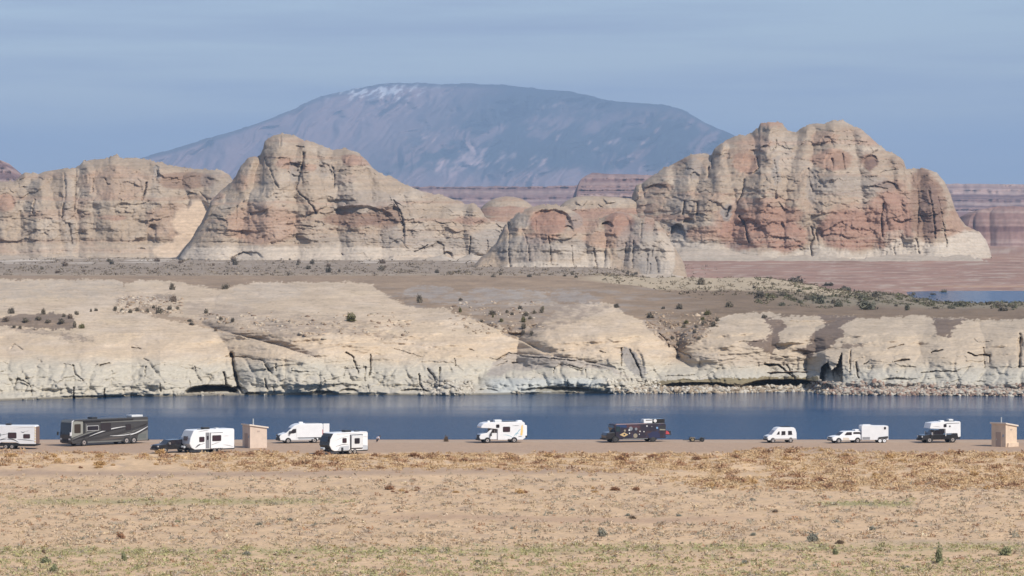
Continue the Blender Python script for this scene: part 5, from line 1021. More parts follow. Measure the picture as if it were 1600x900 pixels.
class Veh:
    def __init__(s, name, label, cat, px, py, yaw, L, W, group=None, D=None, z=None):
        s.D = D if D else (HC - BZ) * F / (py - HOR)
        zz = z if z is not None else float(beachz(np.array([float(px)]), np.array([s.D]))[0])
        s.root = link(name, None, label=label, cat=cat, group=group, loc=((px - 800) / F * s.D, s.D, zz))
        s.root.rotation_euler.z = R(yaw); s.L = L; s.W = W; s.ox = L / 2.0; s.last = None
    def part(s, name, fn, mat, parent=None, label=None, smooth=False):
        bm = bmesh.new(); fn(bm)
        for v in bm.verts: v.co.x -= s.ox
        me = bpy.data.meshes.new(name); bm.to_mesh(me); bm.free(); me.materials.append(mat)
        o = link(name, me, parent=parent or s.root, label=label); return o
    def pr(s, name, pts, mat, y0=None, y1=None, bev=0.0, **k):
        y0 = -s.W / 2 if y0 is None else y0; y1 = s.W / 2 if y1 is None else y1
        return s.part(name, lambda b: prism(b, pts, y0, y1, bev), mat, **k)
    def near(s, name, pts, mat, proud=0.02, deep=0.05, **k):      # something set on the side we see
        return s.part(name, lambda b: prism(b, pts, -s.W / 2 - proud, -s.W / 2 + deep), mat, **k)
    def win(s, x0, x1, z0, z1, mat=None, frame=None, proud=0.03, name='window', both=True):
        mat = mat or GLASS; par = None
        c = min(0.08, (x1 - x0) * .2, (z1 - z0) * .2)
        rr = lambda e: [(x0 - e + c, z0 - e), (x1 + e - c, z0 - e), (x1 + e, z0 - e + c), (x1 + e, z1 + e - c), (x1 + e - c, z1 + e), (x0 - e + c, z1 + e), (x0 - e, z1 + e - c), (x0 - e, z0 - e + c)]
        if frame:
            f = s.near(name, rr(0.05), frame, proud, 0.03); s.near('pane', rr(0), mat, proud + 0.012, 0.02, parent=f)
        else: s.near(name, rr(0), mat, proud, 0.03)
        if both: s.part(name, lambda b: prism(b, rr(0), s.W / 2 - 0.02, s.W / 2 + proud), mat)
    def wheel(s, x, r=0.38, w=0.26, rim=None, rr=0.58, sides=(-1, 1), y=None):
        for sd in sides:
            yy = (s.W / 2 if y is None else y) * sd; y0, y1 = (yy, yy - w * sd) if sd > 0 else (yy, yy + w)
            y0, y1 = min(y0, y1), max(y0, y1)
            wo_ = s.part('wheel', lambda b: cyl(b, x, r, r, y0, y1), RUB)
            o0, o1 = (y1 - 0.03, y1 + 0.02) if sd > 0 else (y0 - 0.02, y0 + 0.03)
            s.part('rim', lambda b: cyl(b, x, r, r * rr, o0, o1, 14), rim or CHROME, parent=wo_)
            h0, h1 = (y1 + 0.02, y1 + 0.05) if sd > 0 else (y0 - 0.05, y0 - 0.02)
            s.part('hub', lambda b: cyl(b, x, r, r * 0.16, h0, h1, 10), TRIM, parent=wo_)
    def arch(s, x, r, mat=None):
        s.near('wheel_arch', [(x - r, 0.3)] + [(x + r * math.cos(a), 0.36 + r * math.sin(a)) for a in [math.pi * (1 - i / 8) for i in range(9)]] + [(x + r, 0.3)], mat or UND, 0.008, 0.02)
    def stripe(s, pts, mat, wd=0.06, proud=0.012):
        """a printed line following pts, wide in the middle"""
        n = len(pts); up = []; dn = []
        for i, (x, z) in enumerate(pts):
            t = i / (n - 1); k = wd * (0.25 + 0.75 * math.sin(math.pi * min(1, max(0, t))))
            up.append((x, z + k)); dn.append((x, z - k))
        return s.near('stripe', dn + up[::-1], mat, proud, 0.01)
    def roofbox(s, name, x0, x1, y0, y1, z0, z1, mat, bev=0.05):
        return s.part(name, lambda b: boxb(b, x0, x1, y0, y1, z0, z1, bev), mat)
def curve(p0, p1, bend, n=7):
    (x0, z0), (x1, z1) = p0, p1
    return [(x0 + (x1 - x0) * i / (n - 1), z0 + (z1 - z0) * i / (n - 1) + bend * math.sin(math.pi * i / (n - 1))) for i in range(n)]

# 1 ---- travel trailer cut by the left edge
v = Veh('travel_trailer', 'white travel trailer cut off by the left edge of the view', 'trailer', 12, 701, -6, 8.4, 2.4)
v.pr('body', [(0, 0.75), (0.0, 1.6), (0.5, 2.9), (0.9, 3.25), (8.2, 3.28), (8.4, 3.1), (8.4, 0.72), (6.2, 0.72), (5.6, 0.95), (3.6, 0.95), (3.2, 0.75)], WHITE, bev=0.07)
v.pr('skirt', [(0.2, 0.42), (8.2, 0.42), (8.2, 0.74), (0.2, 0.74)], UND, -1.12, 1.12)
v.win(4.55, 5.65, 1.55, 2.25, TINT, TRIM); v.win(6.7, 7.55, 1.55, 2.05, TINT, TRIM); v.win(2.6, 3.4, 1.75, 2.15, TINT, TRIM); v.win(0.9, 1.6, 1.6, 2.2, TINT, TRIM)
for a, b, bd, w_ in [((0.4, 2.2), (5.2, 2.3), -0.35, .035), ((2.6, 1.0), (4.9, 1.85), 0.0, .03), ((4.4, 1.35), (6.0, 0.95), 0.2, .07), ((5.8, 1.35), (8.2, 1.15), 0.04, .04), ((5.6, 2.9), (8.2, 3.0), 0.05, .03), ((6.3, 2.45), (6.9, 2.45), -0.12, .05), ((6.9, 2.42), (7.5, 2.6), 0, .03), ((3.0, 1.1), (4.4, 1.4), 0.1, .06)]: v.stripe(curve(a, b, bd), CHARC if w_ > .03 else PINKG, w_)
v.wheel(4.2, 0.36); v.wheel(5.05, 0.36)
v.pr('rear_trim', [(8.38, 0.75), (8.44, 0.75), (8.44, 3.1), (8.38, 3.1)], vm('brown_rear', (0.20, 0.13, 0.10), 0.6), -1.15, 1.15)
for i in range(6): v.part('marker_lamp', lambda b, i=i: boxb(b, 8.24, 8.37, -1.225, -1.18, 0.95 + i * 0.38, 1.18 + i * 0.38), AMB)
v.pr('bumper', [(8.3, 0.5), (8.6, 0.5), (8.6, 0.68), (8.3, 0.68)], TRIM, -1.1, 1.1)
v.roofbox('roof_vent', 4.0, 4.7, -0.4, 0.4, 3.27, 3.5, TRIM); v.roofbox('air_conditioner', 1.6, 2.5, -0.45, 0.45, 3.27, 3.55, OFFW)

# 2 ---- long dark motorhome
v = Veh('motorhome', 'long black and silver bus-shaped motorhome with sweeping stripes at the left of the beach', 'motorhome', 163, 694.5, 43, 13.6, 2.55)
body = v.pr('body', [(0.25, 0.38), (0.02, 0.7), (0.0, 1.5), (0.10, 3.1), (0.35, 3.6), (0.8, 3.72), (13.4, 3.72), (13.6, 3.6), (13.6, 0.38)], MGREY, bev=0.06)
v.pr('front_cap', [(-0.03, 0.5), (-0.05, 1.62), (0.02, 1.62), (0.03, 0.5)], DGREY, -1.2, 1.2)
v.pr('windscreen', [(-0.03, 1.7), (0.06, 3.3), (0.2, 3.3), (0.1, 1.7)], GLASS, -1.14, 1.14)
v.pr('front_visor', [(0.04, 3.32), (0.22, 3.62), (0.4, 3.62), (0.3, 3.32)], SILV, -1.12, 1.12)
v.pr('grille', [(-0.08, 0.62), (-0.08, 1.0), (0, 1.0), (0, 0.62)], TRIM, -0.6, 0.6)
for yy in (-0.95, 0.95): v.part('headlight', lambda b, yy=yy: boxb(b, -0.09, 0.0, yy - 0.18, yy + 0.18, 0.92, 1.14), LAMP)
v.near('front_quarter', [(0.05, 1.2), (2.05, 1.75), (2.05, 3.4), (0.9, 3.5), (0.35, 3.45), (0.12, 3.0)], vm('champagne_panel', (0.27, 0.27, 0.235), 0.4), 0.01, 0.02)
v.pr('front_pillar', [(0.06, 1.5), (0.0, 1.5), (0.12, 3.5), (0.45, 3.66), (0.5, 3.6), (0.24, 3.4)], OFFW, -1.295, -1.2)
v.win(0.55, 1.65, 1.85, 3.1, vm('brown_glass', (0.05, 0.038, 0.03), 0.1), None); v.win(2.8, 4.75, 2.15, 2.75, GLASS, OFFW); v.win(5.2, 6.95, 2.05, 3.08, GLASS, TRIM); v.win(9.6, 10.5, 2.0, 2.75, GLASS, TRIM)
v.near('slide_out', [(2.5, 1.9), (2.72, 1.9), (2.72, 3.0), (2.5, 3.0)], SILV, 0.05, 0.03)
v.near('slide_gap', [(2.1, 1.1), (2.4, 1.1), (2.4, 3.35), (2.1, 3.35)], TRIM, 0.012, 0.02)
v.near('awning', [(2.1, 3.36), (10.9, 3.42), (10.9, 3.55), (2.1, 3.52)], BLACKP, 0.14, 0.02)
v.near('upper_band', [(5.2, 3.15), (13.5, 3.15), (13.5, 3.32), (5.2, 3.3)], SILV, 0.01, 0.02)
for a, b, bd, w_, m in [((0.1, 1.0), (5.2, 2.2), .12, .10, SILV), ((0.3, 0.85), (7.0, 1.95), .25, .16, BLACKP), ((3.2, 1.35), (9.6, 2.5), .2, .07, OFFW), ((3.0, 1.1), (9.4, 2.25), .25, .12, BLACKP), ((4.6, 1.0), (10.8, 1.75), .12, .12, DGREY), ((6.8, 1.3), (11.5, 1.55), -.16, .05, OFFW), ((7.2, 1.15), (12.6, 2.2), -.12, .06, SILV), ((10.4, 1.25), (13.55, 2.35), -.1, .09, OFFW), ((10.6, 1.15), (13.55, 2.2), -.12, .10, BLACKP),
                       ((9.6, 1.9), (13.5, 2.6), -.12, .05, CHARC), ((8.2, 1.7), (13.4, 2.85), -.16, .10, DGREY), ((10.6, 2.1), (13.5, 2.75), -.1, .12, BLACKP), ((1.0, 0.7), (5.6, 1.1), .05, .16, DGREY), ((7.2, 2.85), (13.4, 2.95), .06, .05, CHARC), ((5.0, 0.72), (9.2, 1.0), .05, .14, vm('brown_grey', (0.10, 0.085, 0.075), .4))]: v.stripe(curve(a, b, bd), m, w_, 0.012 + 0.0005 * int(a[0] * 10 % 7))
v.near('rear_locker', [(11.6, 0.45), (13.55, 0.45), (13.55, 1.9), (12.6, 1.6), (11.8, 1.2)], SILV, 0.02, 0.02)
v.near('radiator_grille', [(11.85, 0.7), (13.2, 0.7), (13.2, 1.35), (11.85, 1.35)], vm('slate_grille', (0.12, 0.13, 0.12), .6), 0.03, 0.02)
v.near('lower_band', [(2.9, 0.42), (8.8, 0.42), (8.8, 0.6), (2.9, 0.62)], SILV, 0.018, 0.02)
for x in (2.25, 9.75, 11.05): v.arch(x, 0.62)
for x in (2.25, 9.75, 11.05): v.wheel(x, 0.5, 0.3, y=1.3)
v.roofbox('air_conditioner', 11.2, 13.2, -0.6, 0.6, 3.72, 3.98, OFFW); v.roofbox('air_conditioner', 4.2, 5.2, -0.5, 0.5, 3.72, 3.92, TRIM)
for sd in (-1, 1): v.part('mirror', lambda b, sd=sd: boxb(b, -0.35, -0.15, sd * 1.45 - 0.08, sd * 1.45 + 0.08, 1.5, 2.0), OFFW if sd < 0 else TRIM)
v.pr('bumper', [(13.55, 0.35), (13.85, 0.35), (13.85, 0.6), (13.55, 0.6)], TRIM, -1.2, 1.2)

# pickups / cars share one builder
def wheels4(v, xs, r, w=0.24, rim=None):
    for x in xs: v.arch(x, r * 1.22); v.wheel(x, r, w, rim, y=v.W / 2 + 0.01)
# 3 ---- black pickup towing
v = Veh('pickup_truck', 'black pickup truck hitched in front of the white travel trailer', 'truck', 270, 707.5, 38, 5.9, 1.95)
v.pr('body', [(0.1, 0.5), (0.0, 0.8), (0.05, 1.12), (1.3, 1.22), (5.85, 1.2), (5.9, 0.55)], BLACKP, bev=0.06)
v.pr('cab', [(1.25, 1.18), (2.0, 1.78), (3.9, 1.82), (4.1, 1.18)], BLACKP, -0.86, 0.86, bev=0.07)
v.pr('windscreen', [(1.33, 1.25), (1.99, 1.74), (2.05, 1.72), (1.4, 1.24)], GLASS, -0.76, 0.76)
v.part('side_window', lambda b: prism(b, [(1.7, 1.25), (2.15, 1.7), (2.8, 1.73), (2.8, 1.25)], -0.90, -0.84), GLASS); v.part('side_window', lambda b: prism(b, [(2.88, 1.25), (2.88, 1.73), (3.75, 1.73), (3.85, 1.25)], -0.90, -0.84), GLASS)
v.pr('grille', [(-0.04, 0.75), (-0.02, 1.05), (0.03, 1.05), (0.03, 0.75)], TRIM, -0.6, 0.6); v.pr('bumper', [(-0.12, 0.45), (-0.12, 0.68), (0.08, 0.68), (0.08, 0.45)], DGREY, -0.95, 0.95, bev=0.03)
for yy in (-0.8, 0.8): v.part('headlight', lambda b, yy=yy: boxb(b, -0.05, 0.12, yy - 0.15, yy + 0.15, 0.88, 1.06), LAMP)
for sd in (-1, 1): v.part('mirror', lambda b, sd=sd: boxb(b, 1.6, 1.8, sd * 1.12 - 0.12, sd * 1.12 + 0.12, 1.2, 1.48), LAMP if sd > 0 else CHROME)
v.part('hood', lambda b: prism(b, [(0.15, 1.1), (0.2, 1.17), (1.3, 1.27), (1.3, 1.2)], -0.8, 0.8, 0.02), DGREY)
wheels4(v, (1.05, 4.7), 0.40)

def white_trailer(name, label, px, py, yaw, L, W, H, cfg, capmat=None):
    v = Veh(name, label, 'trailer', px, py, yaw, L, W)
    v.pr('body', [(1.0, 0.5), (0.55, 0.72), (0.2, 1.3), (0.35, 2.1), (0.85, H - 0.1), (1.2, H), (L - 0.15, H + 0.02), (L, H - 0.15), (L, 0.5)], WHITE, bev=0.06)
    v.pr('front_cap', [(0.5, 0.72), (0.15, 1.3), (0.3, 2.1), (0.8, H - 0.12), (0.86, H - 0.1), (0.38, 2.1), (0.25, 1.3), (0.6, 0.72)], capmat or LGREY, -W / 2 + 0.05, W / 2 - 0.05)
    v.pr('chassis', [(0.3, 0.36), (L, 0.36), (L, 0.52), (0.3, 0.52)], UND, -W / 2 + 0.08, W / 2 - 0.08)
    v.pr('drawbar', [(-0.9, 0.42), (0.5, 0.42), (0.5, 0.54), (-0.9, 0.54)], TRIM, -0.12, 0.12)
    for sd in (-1, 1): v.part('gas_bottle', lambda b, sd=sd: cyl(b, -0.1, 0.85, 0.0 + 0.16, sd * 0.2 - 0.14, sd * 0.2 + 0.14, 10), LGREY)
    v.pr('bumper', [(L, 0.42), (L + 0.12, 0.42), (L + 0.12, 0.95), (L, 0.95)], TRIM, -W / 2 + 0.1, W / 2 - 0.1)
    return v
# 4 ---- white trailer behind the pickup
v = white_trailer('travel_trailer', 'white travel trailer coupled behind the black pickup, with a grey door', 323, 706.5, 37, 7.4, 2.4, 3.15, None)
v.pr('front_window', [(0.14, 1.75), (0.18, 2.3), (0.3, 2.3), (0.26, 1.75)], TINT, -0.55, 0.35)
v.win(1.75, 2.5, 1.55, 2.15, TINT, TRIM); v.near('door', [(2.75, 0.6), (3.35, 0.6), (3.35, 2.75), (2.75, 2.75)], GREYD, 0.02, 0.02); v.win(2.92, 3.2, 1.75, 2.3, GLASS, None, 0.035, 'door_window', False)
so = v.near('slide_out', [(3.5, 0.6), (5.45, 0.6), (5.45, 2.65), (3.5, 2.65)], WHITE, 0.16, 0.05); v.part('seam', lambda b: (boxb(b, 3.44, 3.5, -1.22, -1.15, 0.55, 2.7), boxb(b, 5.45, 5.50, -1.22, -1.15, 0.55, 2.7), boxb(b, 3.44, 5.50, -1.22, -1.15, 2.66, 2.72)), CHARC)
v.win(3.75, 5.1, 1.6, 2.3, TINT, TRIM, 0.19)
v.stripe(curve((1.1, 0.75), (1.9, 1.2), 0.05), CHARC, .10); v.stripe(curve((1.6, 1.0), (2.7, 1.3), 0.05), PINKG, .05); v.near('stripe', [(3.6, 1.0), (5.0, 1.42), (4.3, 1.32), (3.6, 1.12)], PINKG, 0.175, -0.1); v.stripe(curve((5.6, 1.0), (7.2, 0.7), 0.05), PINKG, .05); v.stripe(curve((5.7, 2.2), (6.5, 2.2), 0.0), PINKG, .03); v.stripe(curve((1.6, 2.9), (3.2, 3.0), 0.05), CHARC, .03)
v.wheel(4.2, 0.34); v.wheel(4.95, 0.34)
v.roofbox('air_conditioner', 3.0, 3.9, -0.45, 0.45, 3.16, 3.42, TRIM); v.roofbox('roof_rail', 1.6, 2.6, -0.9, -0.84, 3.16, 3.22, TRIM, 0); v.roofbox('roof_vent', 5.0, 5.5, -0.25, 0.25, 3.16, 3.28, OFFW)

# 6 ---- high roof van
v = Veh('cargo_van', 'white high-roof van with black bumper and its rear door swung open', 'van', 468, 692.0, 17, 6.3, 2.05)
v.pr('body', [(0.12, 0.45), (0.0, 0.95), (0.12, 1.22), (0.95, 1.48), (1.75, 2.15), (2.1, 2.48), (2.7, 2.72), (3.2, 2.76), (6.2, 2.74), (6.3, 2.6), (6.3, 0.45)], WHITE, bev=0.07)
v.pr('sill', [(0.6, 0.34), (6.2, 0.34), (6.2, 0.52), (0.6, 0.52)], SILL, -1.0, 1.0)
v.pr('windscreen', [(0.98, 1.52), (1.74, 2.18), (1.82, 2.16), (1.08, 1.5)], GLASS, -0.86, 0.86)
v.near('side_window', [(1.35, 1.42), (1.95, 2.02), (2.4, 2.06), (2.4, 1.5), (2.0, 1.4)], GLASS, 0.02, 0.04); v.near('door_seam', [(2.46, 0.6), (2.49, 0.6), (2.49, 2.2), (2.46, 2.2)], PINKG, 0.006, 0.02)
v.near('cladding', [(2.75, 0.55), (5.0, 0.55), (5.0, 0.72), (2.75, 0.72)], LGREY, 0.02, 0.02)
v.near('lower_trim', [(2.6, 0.72), (6.25, 0.72), (6.25, 0.82), (2.6, 0.82)], TRIM, 0.012, 0.02); v.near('rear_lower_trim', [(5.6, 0.45), (6.28, 0.45), (6.28, 0.74), (5.6, 0.74)], TRIM, 0.014, 0.02)
v.pr('bumper', [(-0.08, 0.38), (-0.08, 0.72), (0.3, 0.75), (0.4, 0.38)], TRIM, -1.0, 1.0, bev=0.04); v.pr('grille', [(-0.04, 0.76), (0.0, 1.12), (0.12, 1.12), (0.08, 0.76)], TRIM, -0.6, 0.6)
for yy in (-0.82, 0.82): v.part('headlight', lambda b, yy=yy: prism(b, [(-0.03, 0.98), (0.0, 1.2), (0.5, 1.32), (0.4, 1.05)], yy - 0.17, yy + 0.2), DGREY)
for sd in (-1, 1): v.part('mirror', lambda b, sd=sd: boxb(b, 1.4, 1.6, sd * 1.18 - 0.12, sd * 1.18 + 0.12, 1.35, 1.75), TRIM)
wheels4(v, (1.25, 5.05), 0.37, rim=SILL)
v.roofbox('roof_fan', 3.0, 3.55, -0.4, 0.1, 2.75, 2.98, WHITE); v.part('roof_rail', lambda b: boxb(b, 3.7, 6.1, -0.9, -0.85, 2.76, 2.82), DGREY)
v.part('rear_door', lambda b: boxb(b, 6.36, 7.25, -0.98, -0.92, 0.95, 2.72, 0.03), WHITE); v.part('rear_lamp', lambda b: boxb(b, 6.22, 6.31, -1.04, -0.98, 1.1, 1.9), REDL)

# 7 ---- grey nosed travel trailer in front of the van
v = white_trailer('travel_trailer', 'white travel trailer with dark grey nose and boxed slide-out, before the high-roof van', 536, 709.0, 37, 6.5, 2.4, 2.95, None, MGREY)
v.pr('front_window', [(0.12, 1.75), (0.26, 2.5), (0.5, 2.5), (0.3, 1.75)], GLASS, -0.8, 0.8)
v.win(2.35, 2.95, 1.6, 2.15, TINT, TRIM)
v.part('slide_out', lambda b: boxb(b, 3.7, 5.5, -1.42, -1.1, 0.85, 2.5, 0.02), OFFW); v.part('slide_frame', lambda b: (boxb(b, 3.55, 3.66, -1.25, -1.15, 0.75, 2.62), boxb(b, 5.54, 5.62, -1.25, -1.15, 0.75, 2.62), boxb(b, 3.55, 5.62, -1.25, -1.15, 2.56, 2.64), boxb(b, 3.55, 5.62, -1.25, -1.15, 0.68, 0.78)), CHARC)
v.win(4.2, 4.95, 1.45, 2.1, GLASS, TRIM, 0.26, both=False)
v.stripe(curve((1.2, 1.9), (3.4, 2.45), 0.1), PINKG, .03); v.stripe(curve((1.2, 1.1), (3.4, 1.35), 0.1), CHARC, .035); v.near('lower_panel', [(1.5, 0.55), (3.4, 0.55), (3.4, 1.2), (1.9, 1.1)], LGREY, 0.01, 0.01); v.near('lower_panel', [(5.7, 0.55), (6.45, 0.55), (6.45, 1.1), (5.7, 1.2)], LGREY, 0.01, 0.01)
v.near('utility_hatch', [(2.1, 0.5), (2.45, 0.5), (2.45, 0.95), (2.1, 0.95)], TRIM, 0.03, 0.02); v.stripe(curve((5.7, 2.3), (6.45, 2.25), 0), PINKG, .03); v.near('upper_trim', [(1.4, 2.75), (6.3, 2.8), (6.3, 2.84), (1.4, 2.8)], PINKG, 0.012, 0.01)
v.wheel(3.6, 0.34); v.wheel(4.35, 0.34); v.roofbox('air_conditioner', 3.3, 4.3, -0.45, 0.45, 2.96, 3.2, TRIM); v.roofbox('roof_vent', 5.2, 5.8, -0.3, 0.3, 2.96, 3.1, DGREY)

# 10 ---- class C motorhome
v = Veh('motorhome', 'white cab-over motorhome with a yellow and pale blue print at its back end', 'motorhome', 783, 691.5, 15, 6.7, 2.35)
v.pr('house_body', [(0.15, 2.15), (0.12, 2.35), (0.45, 2.78), (1.1, 2.92), (6.2, 2.98), (6.5, 2.8), (6.6, 0.7), (6.2, 0.42), (2.55, 0.42), (2.55, 1.95), (1.4, 2.1)], WHITE, bev=0.07)
v.pr('cab', [(0.0, 0.55), (0.05, 1.15), (0.2, 1.3), (1.0, 1.42), (1.75, 2.08), (2.6, 2.1), (2.6, 0.5)], WHITE, -0.98, 0.98, bev=0.06)
v.pr('windscreen', [(1.0, 1.45), (1.68, 2.06), (1.78, 2.05), (1.12, 1.45)], GLASS, -0.86, 0.86)
v.part('side_window', lambda b: prism(b, [(1.55, 1.45), (1.85, 1.98), (2.15, 1.98), (2.15, 1.45)], -1.02, -0.94), GLASS); v.part('side_window', lambda b: prism(b, [(2.2, 1.45), (2.2, 1.98), (2.45, 1.98), (2.45, 1.45)], -1.02, -0.94), GLASS)
v.pr('grille', [(-0.04, 0.62), (-0.02, 1.15), (0.06, 1.15), (0.06, 0.62)], TRIM, -0.72, 0.72); v.pr('bumper', [(-0.14, 0.38), (-0.14, 0.6), (0.1, 0.6), (0.1, 0.38)], TRIM, -1.0, 1.0, bev=0.03)
for yy in (-0.84, 0.84): v.part('headlight', lambda b, yy=yy: boxb(b, -0.05, 0.1, yy - 0.12, yy + 0.12, 0.78, 1.02), LAMP)
for sd in (-1, 1): v.part('mirror', lambda b, sd=sd: boxb(b, 1.5, 1.65, sd * 1.2 - 0.12, sd * 1.2 + 0.12, 1.0, 1.5), TRIM)
v.win(2.35, 2.75, 2.2, 2.58, GLASS, TRIM); v.win(3.35, 4.3, 1.6, 2.25, TINT, TRIM)
v.stripe(curve((4.7, 2.42), (5.7, 2.42), 0.0), CHARC, .03); v.stripe(curve((3.3, 1.15), (4.8, 0.75), 0.12), LBLUE, .04)
v.near('yellow_print', [(5.85, 1.1), (6.1, 1.0), (6.22, 1.6), (6.2, 2.55), (6.0, 2.4), (5.92, 1.7)], YEL, 0.014, 0.01); v.stripe(curve((5.2, 0.95), (5.9, 1.9), 0.2), LBLUE, .10); v.stripe(curve((4.85, 0.85), (5.6, 1.35), 0.2), LBLUE, .09); v.stripe(curve((5.5, 0.8), (6.1, 0.85), 0.08), CHARC, .04)
v.near('vent', [(4.0, 0.48), (4.6, 0.48), (4.6, 0.56), (4.0, 0.56)], TRIM, 0.02, 0.01)
v.part('rear_wall', lambda b: boxb(b, 6.5, 6.9, -0.9, 0.9, 0.95, 2.45, 0.08), WHITE); v.part('spare_wheel', lambda b: boxb(b, 6.9, 7.05, -0.4, 0.5, 0.7, 1.5, 0.05), TRIM)
wheels4(v, (1.05, 4.95), 0.38); v.roofbox('air_conditioner', 2.3, 3.3, -0.5, 0.4, 2.95, 3.25, OFFW); v.roofbox('roof_vent', 1.3, 1.65, -0.3, 0.1, 2.9, 3.12, WHITE); v.roofbox('roof_pod', 5.6, 6.3, -0.5, 0.5, 2.95, 3.12, WHITE); v.roofbox('solar_panel', 3.5, 5.3, -0.8, 0.6, 3.0, 3.06, GLASS, 0); v.roofbox('antenna', 1.8, 2.2, 0.2, 0.5, 2.95, 3.08, TRIM)

# 11 ---- painted bus
mu = bpy.data.materials.new('painted_mural'); mu.use_nodes = True; t = mu.node_tree; b_ = t.nodes['Principled BSDF']; b_.inputs['Roughness'].default_value = 0.45
tcn = t.nodes.new('ShaderNodeTexCoord'); nz = t.nodes.new('ShaderNodeTexNoise'); nz.inputs['Scale'].default_value = 0.55; nz.inputs['Detail'].default_value = 3; nz.inputs['Distortion'].default_value = 1.2
rp = t.nodes.new('ShaderNodeValToRGB'); rp.color_ramp.elements[0].position = 0.30; rp.color_ramp.elements[0].color = (0.012, 0.014, 0.03, 1); rp.color_ramp.elements[1].position = 0.75; rp.color_ramp.elements[1].color = (0.02, 0.02, 0.035, 1)
for p_, c_ in [(0.42, (0.022, 0.017, 0.03, 1)), (0.50, (0.025, 0.018, 0.03, 1)), (0.56, (0.05, 0.025, 0.025, 1)), (0.63, (0.02, 0.028, 0.07, 1))]:
    e = rp.color_ramp.elements.new(p_); e.color = c_
t.links.new(tcn.outputs['Object'], nz.inputs['Vector']); t.links.new(nz.outputs['Fac'], rp.inputs[0]); t.links.new(rp.outputs[0], b_.inputs['Base Color'])
v = Veh('painted_bus', 'dark old bus painted with a purple and blue mural, white boxes on its roof', 'bus', 990, 690.5, 20, 9.0, 2.4)
v.pr('body', [(1.3, 0.5), (1.3, 1.5), (1.05, 2.1), (1.2, 2.6), (8.75, 2.66), (8.95, 2.4), (8.95, 0.5)], mu, bev=0.08)
v.pr('hood', [(0.0, 0.5), (-0.05, 1.1), (0.15, 1.42), (1.35, 1.55), (1.35, 0.5)], BLACKP, -1.05, 1.05, bev=0.1)
v.pr('windscreen', [(1.26, 1.6), (1.02, 2.1), (1.12, 2.4), (1.3, 2.4), (1.36, 1.6)], GLASS, -1.05, 1.05)
v.pr('bumper', [(-0.2, 0.4), (-0.2, 0.6), (0.1, 0.6), (0.1, 0.4)], TRIM, -1.1, 1.1); v.near('cab_window', [(1.35, 1.55), (1.95, 1.55), (1.95, 2.3), (1.3, 2.3)], vm('teal_dark', (0.02, 0.04, 0.05), .15), 0.02, 0.03)
v.near('roof_band', [(1.4, 2.56), (6.0, 2.6), (6.0, 2.66), (1.4, 2.64)], vm('pink_band', (0.45, 0.32, 0.33), .5), 0.02, 0.02)
v.near('blue_patch', [(1.4, 2.2), (3.0, 2.1), (2.9, 2.5), (1.4, 2.52)], vm('mural_blue', (0.015, 0.04, 0.12), .5), 0.010, 0.01); v.near('red_patch', [(3.0, 2.1), (4.9, 2.0), (5.1, 2.35), (3.0, 2.5)], vm('mural_red', (0.075, 0.03, 0.04), .5), 0.010, 0.01)
dia = v.near('eye_print', [(1.9, 1.12), (2.6, 0.82), (3.2, 1.12), (2.6, 1.45)], vm('mural_gold', (0.55, 0.40, 0.20), .5), 0.014, 0.01); v.near('pupil', [(2.5, 1.05), (2.75, 1.05), (2.75, 1.25), (2.5, 1.25)], TRIM, 0.02, 0.005, parent=dia)
for x, z, r_, m in [(4.3, 0.95, .32, vm('mural_tan', (0.28, 0.24, 0.17), .5)), (3.35, 1.75, .12, LAMP), (3.6, 1.95, .30, vm('mural_grey', (0.20, 0.22, 0.24), .5)), (4.4, 1.9, .2, vm('mural_grey', (0.2, 0.22, 0.24), .5)), (6.05, 2.28, .10, LAMP), (5.0, 1.55, .09, LAMP), (5.6, 1.5, .09, LAMP), (6.8, 2.2, .05, LAMP), (7.6, 2.0, .15, vm('mural_pale_blue', (.2, .35, .55), .5)), (2.7, 1.7, .16, vm('mural_tan', (0.28, 0.24, 0.17), .5)), (3.4, 1.3, .09, LAMP), (4.9, 1.15, .07, LAMP)]:
    v.near('spot', [(x + r_ * math.cos(6.283 * i / 10), z + r_ * math.sin(6.283 * i / 10)) for i in range(10)], m, 0.016 + 0.002 * (r_ < .13), 0.01)
v.near('fender_print', [(6.3, 0.6), (6.4, 1.2), (6.9, 1.5), (7.6, 1.5), (8.0, 1.2), (8.1, 0.6)], vm('mural_indigo', (0.02, 0.024, 0.07), .5), 0.013, 0.01)
v.near('rear_window', [(7.9, 1.95), (8.8, 1.95), (8.8, 2.3), (7.9, 2.3)], TRIM, 0.02, 0.02); v.near('rear_stripe', [(8.0, 1.65), (8.85, 1.62), (8.85, 1.8), (8.0, 1.85)], vm('dull_olive', (.25, .24, .18), .6), 0.02, 0.02)
v.near('side_skirt', [(2.4, 0.45), (6.2, 0.45), (6.2, 0.56), (2.4, 0.56)], SILV, 0.02, 0.02)
wheels4(v, (1.3, 7.0), 0.46, 0.28, MGREY)
v.roofbox('roof_box', 5.7, 7.0, -0.9, 0.3, 2.67, 3.22, WHITE, 0.04); v.roofbox('roof_box_lid', 6.0, 6.9, -0.93, 0.33, 3.05, 3.15, TRIM, 0); v.roofbox('roof_box', 7.15, 8.85, -1.0, 0.6, 2.67, 3.25, BLACKP, 0.03); v.part('roof_dish', lambda b: cyl(b, 7.35, 3.0, 0.24, -1.12, -1.03, 14), LAMP)
v.part('chair_rack', lambda b: (boxb(b, 8.95, 9.9, -0.9, 0.7, 0.95, 1.05), boxb(b, 9.6, 9.9, -0.7, 0.6, 1.05, 1.5)), TRIM); v.part('red_cargo', lambda b: prism(b, [(9.0, 1.05), (9.65, 1.05), (9.45, 1.4), (9.1, 1.6)], -0.95, 0.4, .03), vm('red_cloth', (0.5, 0.06, 0.07), .7))
